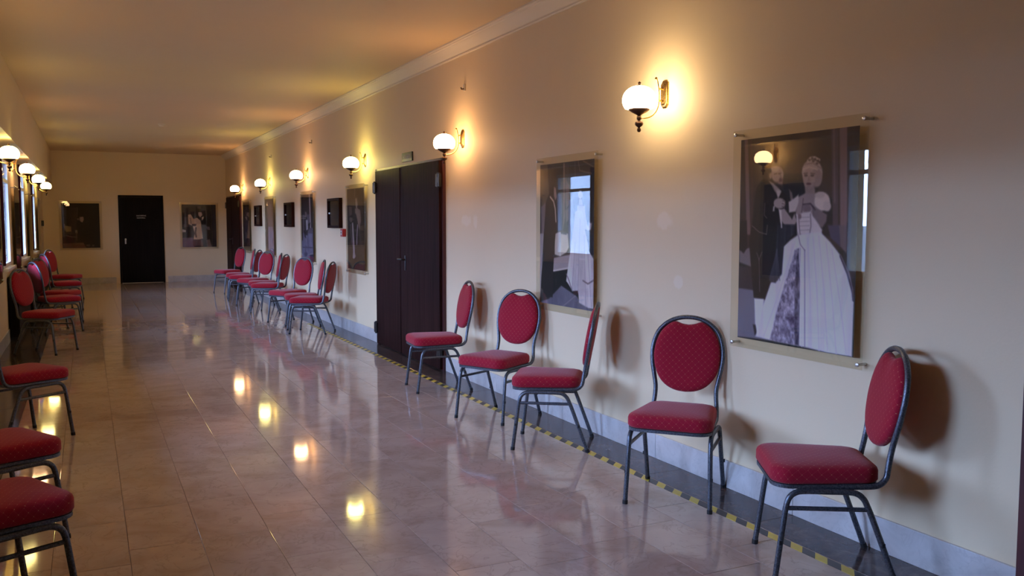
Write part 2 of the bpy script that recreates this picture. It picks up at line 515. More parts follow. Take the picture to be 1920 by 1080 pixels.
# windows
def window(i, wy):
    root = tag(empty('window_%d' % (i + 1), (0, wy, 0)), [
        'window on the left wall nearest the viewer', 'second window on the left wall, ahead of the viewer', 'window on the left wall just outside the picture',
        'bright left window nearest the camera, at the picture edge', 'bright middle window of the three left windows in view', 'farthest bright window on the left wall'][i], 'window', kind='structure')
    f = MB()
    x0, x1 = X_GLASS - 0.03, X_GLASS + 0.02
    f.box(x0, x1, -WIN_HW, -WIN_HW + 0.05, WIN_Z0, WIN_Z1); f.box(x0, x1, WIN_HW - 0.05, WIN_HW, WIN_Z0, WIN_Z1)
    f.box(x0, x1, -WIN_HW, WIN_HW, WIN_Z0, WIN_Z0 + 0.05); f.box(x0, x1, -WIN_HW, WIN_HW, WIN_Z1 - 0.05, WIN_Z1)
    fr = f.build('window_frame', M['white'], root)
    MB().box(x0, x1, -WIN_HW + 0.05, WIN_HW - 0.05, 1.93, 1.975).build('transom', M['white'], fr)
    MB().box(X_GLASS - 0.003, X_GLASS + 0.003, -WIN_HW + 0.05, WIN_HW - 0.05, WIN_Z0 + 0.05, 1.93).build('pane', M['glass'], root)
    MB().box(X_GLASS - 0.003, X_GLASS + 0.003, -WIN_HW + 0.05, WIN_HW - 0.05, 1.975, WIN_Z1 - 0.05).build('pane', M['glass'], root)
    MB().box(X_GLASS + 0.02, XL + 0.06, -WIN_HW - 0.03, WIN_HW + 0.03, WIN_Z0 - 0.03, WIN_Z0 + 0.002, 0.004).build('window_sill', M['white'], root)
for i, wy in enumerate(WIN_Y):
    window(i, wy)

# outside
BLOCKER_DEPTH = 1.7  # depth of the added overhang that cuts off high sky light
tag(MB().box(-400, -1.16, -400, 400, -1.2, -1.0).build('ground_outside', M['ground']), 'dark paved ground outside the left windows', 'ground', kind='structure')
bw = tag(empty('pane_backdrop', (-6.5, 27, -1.0)), 'added white building wing brightening the view through the left windows', 'building')  # pale wing added so the panes look bright at grazing view
MB().box(-5.2, 5.2, 0, 6, 0, 7.5).build('wall', M['backdrop'], bw)
MB().box(-5.4, 5.4, -0.25, 6.2, 7.5, 7.75).build('roof', M['ground'], bw)

ob = tag(empty('low_sky_blocker', (-22, 0, -1.0)), 'added low dark building blocking low daylight outside the left windows', 'building')  # invented dark mass, sized to keep low sky light off the upper wall
MB().box(-4, 4, -20, 20.5, 0, 4.5).build('wall', M['brick'], ob)
MB().box(-4.3, 4.3, -20.3, 20.8, 4.5, 4.85).build('roof', M['ground'], ob)
tag(MB().box(-1.15 - BLOCKER_DEPTH, -1.15, Y0 - 0.3, Y1 + 0.3, 2.50, 2.72).build('high_sky_blocker', M['ground']), 'added unseen roof overhang blocking high daylight above the left windows', 'roof', kind='structure')  # unseen overhang added to keep steep sky light off the floor
# curtains drawn to the near side of the windows in view
for i, wy in enumerate(WIN_Y):
    if i < 3: continue
    rings = []
    n = 20
    prof_ = []
    for k in range(n + 1):
        t = k / n
        prof_.append((XL + 0.022 + 0.010 * math.sin(t * 3 * 2 * PI), -WIN_HW - 0.03 + 0.12 * t))
    back_ = [(x - 0.006, y) for x, y in reversed(prof_)]
    ring = prof_ + back_
    mb = MB().loops([[(x, y, z) for x, y in ring] for z in (0.94, 1.6, 2.29)])
    o = mb.build('curtain', M['curtain'], smooth=True)
    o.location = (0, wy, 0)
    tag(o, ['plum curtain beside the nearest visible left window', 'plum curtain beside the middle left window', 'plum curtain beside the farthest left window'][i - 3], 'curtain', 'curtains at the left windows')

# ------------------------------------------------------------------ doors
def pad(x0, x1, y0, y1, z0, z1, name, mat, parent, bev=0.004):
    return MB().box(x0, x1, y0, y1, z0, z1, bev).build(name, mat, parent)
def marks(parent, name, mat, rows, place, seed):
    """short unreadable letter strokes; place(u, v, w, h) -> box extents"""
    rnd = random.Random(seed)
    m = MB()
    for (u0, u1, v0, v1) in rows:
        u = u0; cw = (v1 - v0) * 0.62
        while u < u1:
            t = (v1 - v0) * 0.16
            kind = rnd.randint(0, 3)
            m.box(*place(u, v0, t, v1 - v0))
            if kind in (0, 2): m.box(*place(u, v1 - t, cw, t))
            if kind in (1, 2): m.box(*place(u, v0, cw, t))
            if kind in (0, 3): m.box(*place(u + cw - t, v0, t, v1 - v0))
            if kind == 1: m.box(*place(u, (v0 + v1) / 2 - t / 2, cw, t))
            u += cw * 1.45
    return m.build(name, mat, parent)

def double_door(name, label, y0, y1, ymid, z1):
    root = tag(empty(name), label, 'door', kind='structure')
    xf = XR
    MB().box(xf - 0.03, xf, y0 - 0.02, y0 + 0.03, 0, z1 + 0.025).build('door_jamb', M['frame_red'], root)
    MB().box(xf - 0.03, xf, y1 - 0.03, y1 + 0.02, 0, z1 + 0.025).build('door_jamb', M['frame_red'], root)
    MB().box(xf - 0.03, xf, y0 - 0.02, y1 + 0.02, z1 - 0.005, z1 + 0.025).build('door_head', M['frame_red'], root)
    a = MB().box(xf - 0.058, xf - 0.012, y0 + 0.012, ymid + 0.012, 0.012, z1, 0.003).build('door_leaf', M['door'], root)
    b = MB().box(xf - 0.045, xf - 0.012, ymid + 0.014, y1 - 0.012, 0.012, z1, 0.003).build('door_leaf', M['door'], root)
    MB().box(xf - 0.064, xf - 0.058, ymid - 0.005, ymid + 0.03, 0.012, z1 - 0.01, 0.002).build('cover_strip', M['door'], a)
    for (yy, par, xx) in ((y0 + 0.01, a, 0.058), (y1 - 0.01, b, 0.045)):
        for zz in (1.85, 0.20):
            h = MB().lathe([(0.001, -0.075), (0.016, -0.07), (0.016, -0.026), (0.013, -0.024), (0.013, 0.024), (0.016, 0.026), (0.016, 0.07), (0.001, 0.075)], n=12)
            h.box(-0.012, 0.012, -0.05, 0.05, -0.06, 0.06)
            ho = h.build('hinge', M['black'], par, smooth=True); ho.location = (xf - xx - 0.006, yy, zz)
    # lever handle on the wide leaf
    hd = MB().box(xf - 0.066, xf - 0.058, ymid - 0.19, ymid - 0.15, 0.93, 1.09, 0.003)
    hd.tube([(xf - 0.06, ymid - 0.17, 1.05), (xf - 0.105, ymid - 0.17, 1.05), (xf - 0.112, ymid - 0.155, 1.05), (xf - 0.112, ymid - 0.06, 1.05)], 0.009, 8)
    hd.build('door_handle', M['black'], a, smooth=True)
    return root
door1 = double_door('door_1', 'dark brown double door in the middle of the right wall', D1[0], D1[1], 9.2, 2.04)
door2 = double_door('door_2', 'small looking dark double door at the far end of the right wall', D2[0], D2[1], 21.6, 2.03)

# near door at the right picture edge
r = tag(empty('door_3'), 'reddish door frame cut off at the lower right picture edge', 'door', kind='structure')
MB().box(XR - 0.045, XR, D3[1] - 0.08, D3[1], 0, 2.1, 0.004).build('door_jamb', M['frame_red'], r)
MB().box(XR - 0.045, XR, D3[0], D3[0] + 0.08, 0, 2.1, 0.004).build('door_jamb', M['frame_red'], r)
MB().box(XR - 0.045, XR, D3[0], D3[1], 2.1, 2.18, 0.004).build('door_head', M['frame_red'], r)
MB().box(XR - 0.03, XR - 0.004, D3[0] + 0.08, D3[1] - 0.08, 0.01, 2.1, 0.003).build('door_leaf', M['door'], r)

# end wall door
r = tag(empty('door_4'), 'black single door with a small notice in the far end wall', 'door', kind='structure')
ED0, ED1, EZ = 0.685, 1.675, 2.077
MB().box(ED0, ED0 + 0.04, Y1 - 0.025, Y1, 0, EZ, 0.003).build('door_jamb', M['door_black'], r)
MB().box(ED1 - 0.04, ED1, Y1 - 0.025, Y1, 0, EZ, 0.003).build('door_jamb', M['door_black'], r)
MB().box(ED0, ED1, Y1 - 0.025, Y1, EZ - 0.04, EZ, 0.003).build('door_head', M['door_black'], r)
lf = MB().box(ED0 + 0.042, ED1 - 0.042, Y1 - 0.018, Y1 - 0.002, 0.01, EZ - 0.042, 0.002).build('door_leaf', M['door_black'], r)
h = MB().box(0.805, 0.838, Y1 - 0.024, Y1 - 0.018, 0.93, 1.06, 0.002)
h.lathe([(0.001, 1.008), (0.018, 1.012), (0.022, 1.03), (0.018, 1.048), (0.001, 1.052)], (0.8215, Y1 - 0.045), 12)
h.build('door_handle', M['steel'], lf, smooth=True)
MB().box(1.06, 1.29, Y1 - 0.021, Y1 - 0.018, 1.515, 1.625, 0.001).build('notice_plate', M['door_black'], lf)
marks(lf, 'notice_lettering', M['pale'], [(1.077, 1.27, 1.582, 1.612), (1.085, 1.262, 1.530, 1.560)],
      lambda u, v, w_, h_: (u, u + w_, Y1 - 0.0222, Y1 - 0.021, v, v + h_), 3)

# sign above the double door
s = tag(empty('door_sign', (XR, 9.085, 2.142)), 'small dark plaque with pale lettering above the double door', 'sign')
MB().box(-0.016, 0, -0.165, 0.165, -0.048, 0.048, 0.003).build('plate', M['black'], s)
marks(s, 'lettering', M['pale'], [(-0.12, 0.115, -0.018, 0.022)], lambda u, v, w_, h_: (-0.0175, -0.016, -u - w_, -u, v, v + h_), 8)

# ------------------------------------------------------------------ hazard tape on the floor
tag(MB().box(2.789, 2.841, 0.4, 12.6, 0.0, 0.0012).build('hazard_tape', M['tape']), 'yellow and black striped tape stuck along the dark floor border', 'tape')

# ------------------------------------------------------------------ wall lamps
def lamp_meshes():
    bp = MB()                                             # elongated octagonal back plate; +x points into the room
    def octa(w_, h_, c_, x, z0=2.205):
        return [(x, yy, z0 + zz) for yy, zz in ((-w_, -h_ + c_), (-w_ + c_, -h_), (w_ - c_, -h_), (w_, -h_ + c_), (w_, h_ - c_), (w_ - c_, h_), (-w_ + c_, h_), (-w_, h_ - c_))]
    bp.loops([octa(.036, .082, .02, 0), octa(.036, .082, .02, .006), octa(.030, .074, .018, .012), octa(.024, .064, .014, .013), octa(.018, .056, .012, .020)])
    arm = MB()
    path = smooth_path([(.066, 0, 2.292), (.058, 0, 2.275), (.050, 0, 2.235), (.046, 0, 2.19), (.050, 0, 2.14), (.068, 0, 2.10), (.10, 0, 2.072), (.14, 0, 2.060), (.175, 0, 2.060)], 5)
    arm.tube(path, 0.0055, 8)
    arm.lathe([(0.001, 2.285), (.007, 2.287), (.009, 2.293), (.007, 2.299), (.001, 2.302)], (.067, 0), 10)
    for zz in (2.235, 2.165):
        arm.tube([(.012, 0, zz), (.05, 0, zz)], .006, 8)
    hold = MB().lathe([(.002, 1.975), (.008, 1.977), (.012, 1.986), (.010, 1.996), (.006, 2.0), (.009, 2.004), (.020, 2.012), (.025, 2.022), (.022, 2.033), (.010, 2.041), (.008, 2.045), (.014, 2.049), (.014, 2.066), (.009, 2.070), (.018, 2.077), (.040, 2.088), (.054, 2.097), (.062, 2.104), (.062, 2.109), (.05, 2.108)], (.184, 0), 20)
    gl = []
    n = 14
    for i in range(n + 1):
        a = -0.62 + (PI / 2 - 0.08 + 0.62) * i / n
        gl.append((0.099 * math.cos(a) ** 0.9, 2.160 + 0.083 * math.sin(a)))
    globe = MB().lathe(gl, (.184, 0), 28)
    fin = MB().lathe([(.016, 2.238), (.017, 2.243), (.008, 2.247), (.007, 2.251), (.012, 2.254), (.010, 2.260), (.004, 2.266), (.001, 2.268)], (.184, 0), 14)
    return [('back_plate', bp.mesh('back_plate'), M['brass']), ('arm', arm.mesh('arm', True), M['brass']), ('globe_holder', hold.mesh('globe_holder', True, 60), M['bronze']),
            ('finial', fin.mesh('finial', True, 60), M['bronze'])], globe.mesh('globe', True, 80)
LAMP_PARTS, GLOBE = lamp_meshes()
for nm, me, mt in LAMP_PARTS: me.materials.append(mt)
BULB = {'amber': glow_mat('globe_lit_amber', (1.0, 0.56, 0.26), LAMP_L), 'lime': glow_mat('globe_lit_yellow', (0.92, 0.76, 0.22), LAMP_L), 'cream': glow_mat('globe_lit_cream', (1.0, 0.73, 0.42), LAMP_L)}
BULB['dim_amber'] = glow_mat('globe_lit_dim_amber', (1.0, 0.56, 0.26), LAMP_L * 0.6); BULB['dim_cream'] = glow_mat('globe_lit_dim_cream', (1.0, 0.64, 0.30), LAMP_L * 0.6); BULB['dim_lime'] = glow_mat('globe_lit_dim_yellow', (0.95, 0.74, 0.24), LAMP_L * 0.6)
GLOBES = {}
for k_, mt in BULB.items():
    g_ = GLOBE.copy(); g_.materials.append(mt); GLOBES[k_] = g_
def wall_lamp(x, y, rz, bulb, label, group):
    root = tag(empty('wall_lamp', (x, y, 0), rz), label, 'lamp', group)
    for nm, me, mt in LAMP_PARTS:
        link(nm, me, None, root)
    link('globe', GLOBES[bulb], None, root)
    return root
LAMP_Y = [4.41, 7.55, 10.69, 13.83, 16.97, 20.11]
GR = 'globe lamps on the right wall'; GL = 'globe lamps on the left wall'
for (y, b, lab) in zip(LAMP_Y, ['cream', 'amber', 'lime', 'amber', 'lime', 'amber'], [
        'brass globe wall lamp between the two large posters, nearest on the right wall',
        'brass globe wall lamp just right of the double door',
        'globe wall lamp with greenish glow just left of the double door',
        'pinkish globe wall lamp, third lamp from the far end of the right wall',
        'globe wall lamp with greenish glow, second from the far end of the right wall',
        'smallest looking globe wall lamp, last on the right wall beside the far dark door']):
    wall_lamp(XR, y, PI, b, lab, GR)
for (y, b, lab) in zip([4.41, 7.80, 10.69, 13.83, 16.97, 20.11], ['dim_amber', 'dim_cream', 'dim_lime', 'dim_amber', 'dim_lime', 'dim_lime'], [
        'globe wall lamp on the left wall beside the viewer',
        'globe wall lamp on the left wall mirrored in the largest poster',
        'largest looking globe lamp at the left picture edge under the bulkhead',
        'second globe lamp from the left picture edge under the bulkhead',
        'third globe lamp from the left picture edge under the bulkhead',
        'farthest globe lamp on the left wall under the bulkhead']):
    wall_lamp(XL, y, 0, b, lab, GL)

# ------------------------------------------------------------------ posters: clear acrylic on stand-offs with a flat print
def paint(items, W, H, seed=1):
    rng = np.random.default_rng(seed)
    img = np.zeros((H, W, 3), float) + 40
    u = (np.arange(W) + 0.0) / (W - 1); v = (np.arange(H) + 0.0) / (H - 1)
    U, V = np.meshgrid(u, v)
    asp = 1.03 / 0.79
    def cover(poly, soft=0.0065):
        P = np.array(poly); 
        inside = np.zeros(U.shape, bool); dist = np.full(U.shape, 9.0)
        Vy = V * asp
        for i in range(len(P)):
            x0, y0 = P[i]; x1, y1 = P[(i + 1) % len(P)]
            if y0 != y1:
                cond = ((y0 > V) != (y1 > V)) & (U < (x1 - x0) * (V - y0) / (y1 - y0) + x0)
                inside ^= cond
            dx, dy = x1 - x0, (y1 - y0) * asp
            t = np.clip(((U - x0) * dx + (Vy - y0 * asp) * dy) / (dx * dx + dy * dy + 1e-12), 0, 1)
            dist = np.minimum(dist, np.hypot(U - x0 - t * dx, Vy - y0 * asp - t * dy))
        return np.clip(0.5 + np.where(inside, dist, -dist) / (2 * soft), 0, 1)
    def stroke(pts, w, soft=0.005):
        dist = np.full(U.shape, 9.0); Vy = V * asp
        for (x0, y0), (x1, y1) in zip(pts[:-1], pts[1:]):
            dx, dy = x1 - x0, (y1 - y0) * asp
            t = np.clip(((U - x0) * dx + (Vy - y0 * asp) * dy) / (dx * dx + dy * dy + 1e-12), 0, 1)
            dist = np.minimum(dist, np.hypot(U - x0 - t * dx, Vy - y0 * asp - t * dy))
        return np.clip((w / 2 - dist) / (2 * soft) + 0.5, 0, 1)
    def vnoise(fx, fy):
        out = np.zeros(U.shape)
        for o in range(3):
            gx, gy = int(fx * 2 ** o) + 3, int(fy * 2 ** o) + 3
            g = rng.random((gy, gx))
            xx = U * fx * 2 ** o; yy = V * fy * 2 ** o
            xi = np.clip(xx.astype(int), 0, gx - 2); yi = np.clip(yy.astype(int), 0, gy - 2)
            fx_ = xx - xi; fy_ = yy - yi
            out += ((g[yi, xi] * (1 - fx_) + g[yi, xi + 1] * fx_) * (1 - fy_) + (g[yi + 1, xi] * (1 - fx_) + g[yi + 1, xi + 1] * fx_) * fy_) / 2 ** o
        return out / 1.75 - 0.5
    for it in items:
        if it[0] == 'p':
            a = cover(it[1])[..., None]; img = img * (1 - a) + np.array(it[2], float) * a
        elif it[0] == 'l':
            a = stroke(it[1], it[2])[..., None]; img = img * (1 - a) + np.array(it[3], float) * a
        else:
            a = cover(it[1])[..., None]
            c_ = np.array(it[2], float) + (vnoise(it[3], it[4]) * 2 * it[5])[..., None]
            img = img * (1 - a) + c_ * a
    img += rng.normal(0, 1.5, img.shape[:2])[..., None]
    s_ = np.clip(img, 4, 250) / 255
    lin = np.where(s_ <= 0.04045, s_ / 12.92, ((s_ + 0.055) / 1.055) ** 2.4)
    return np.clip(lin ** 1.14 * PRINT_GAIN, 0, 0.86)
PRINT_GAIN = 1.9

pm, n_, l_, b_ = new_mat('photo_print')
at = node(n_, 'ShaderNodeVertexColor'); at.layer_name = 'print'
l_.new(at.outputs[0], b_.inputs['Base Color'])
b_.inputs['Roughness'].default_value = 0.55; b_.inputs['Specular IOR Level'].default_value = 0.25
M['print'] = pm
PW, PH = 0.785, 1.030
def print_mesh(items, W, H, seed, gain=1.0, w_=PW, h_=PH):
    """fine flat grid in the local y-z plane (u runs along -y), facing +x, with the picture as vertex colour; thin backing behind"""
    lin = np.clip(paint(items, W, H, seed) * gain, 0, 0.86)
    u = np.linspace(0, 1, W); v = np.linspace(0, 1, H)
    U, V = np.meshgrid(u, v)
    verts = np.stack([np.zeros(U.size), (U.ravel() - 0.5) * w_, (0.5 - V.ravel()) * h_], 1)
    idx = np.arange(W * H).reshape(H, W)
    q = np.stack([idx[:-1, :-1], idx[1:, :-1], idx[1:, 1:], idx[:-1, 1:]], -1).reshape(-1, 4)
    nb = len(verts)
    bx = [(-0.001, sy * w_ / 2, sz * h_ / 2) for sy, sz in ((-1, 1), (-1, -1), (1, -1), (1, 1))]
    cor = [idx[0, 0], idx[-1, 0], idx[-1, -1], idx[0, -1]]
    faces = q.tolist() + [(nb + 3, nb + 2, nb + 1, nb)] + [(int(cor[i]), nb + i, nb + (i + 1) % 4, int(cor[(i + 1) % 4])) for i in range(4)]
    me = bpy.data.meshes.new('print')
    me.from_pydata(verts.tolist() + bx, [], faces)
    ca = me.color_attributes.new('print', 'FLOAT_COLOR', 'POINT')
    colr = np.ones((nb + 4, 4)); colr[:nb, :3] = lin.reshape(-1, 3); colr[nb:, :3] = 0.7
    ca.data.foreach_set('color', colr.ravel())
    me.materials.append(M['print']); me.update()
    return me
AW, AH = 0.895, 1.130
sheet_me = MB().box(0.043, 0.047, -AW / 2, AW / 2, -AH / 2, AH / 2, 0.0008).mesh('acrylic_sheet'); sheet_me.materials.append(M['acrylic'])
def standoff_meshes():
    st = MB().tube([(0.0012, 0, 0), (0.0425, 0, 0)], 0.007, 12).mesh('standoff', True); st.materials.append(M['steel'])
    cp = MB().tube([(0.0475, 0, 0), (0.055, 0, 0), (0.0565, 0, 0)], [0.010, 0.010, 0.008], 14).mesh('cap', True); cp.materials.append(M['steel'])
    return st, cp
ST, CP = standoff_meshes()
def poster(loc, rz, me, label, group):
    root = tag(empty('acrylic_poster', loc, rz), label, 'poster', group)
    link('acrylic_sheet', sheet_me, None, root)
    p = link('print', me, None, root); p.location = (0.0415, 0, 0.0)
    for sy in (-1, 1):
        for sz in (-1, 1):
            s_ = link('standoff', ST, None, root); s_.location = (0, sy * (AW / 2 - 0.022), sz * (AH / 2 - 0.022))
            link('cap', CP, None, s_)
    return root
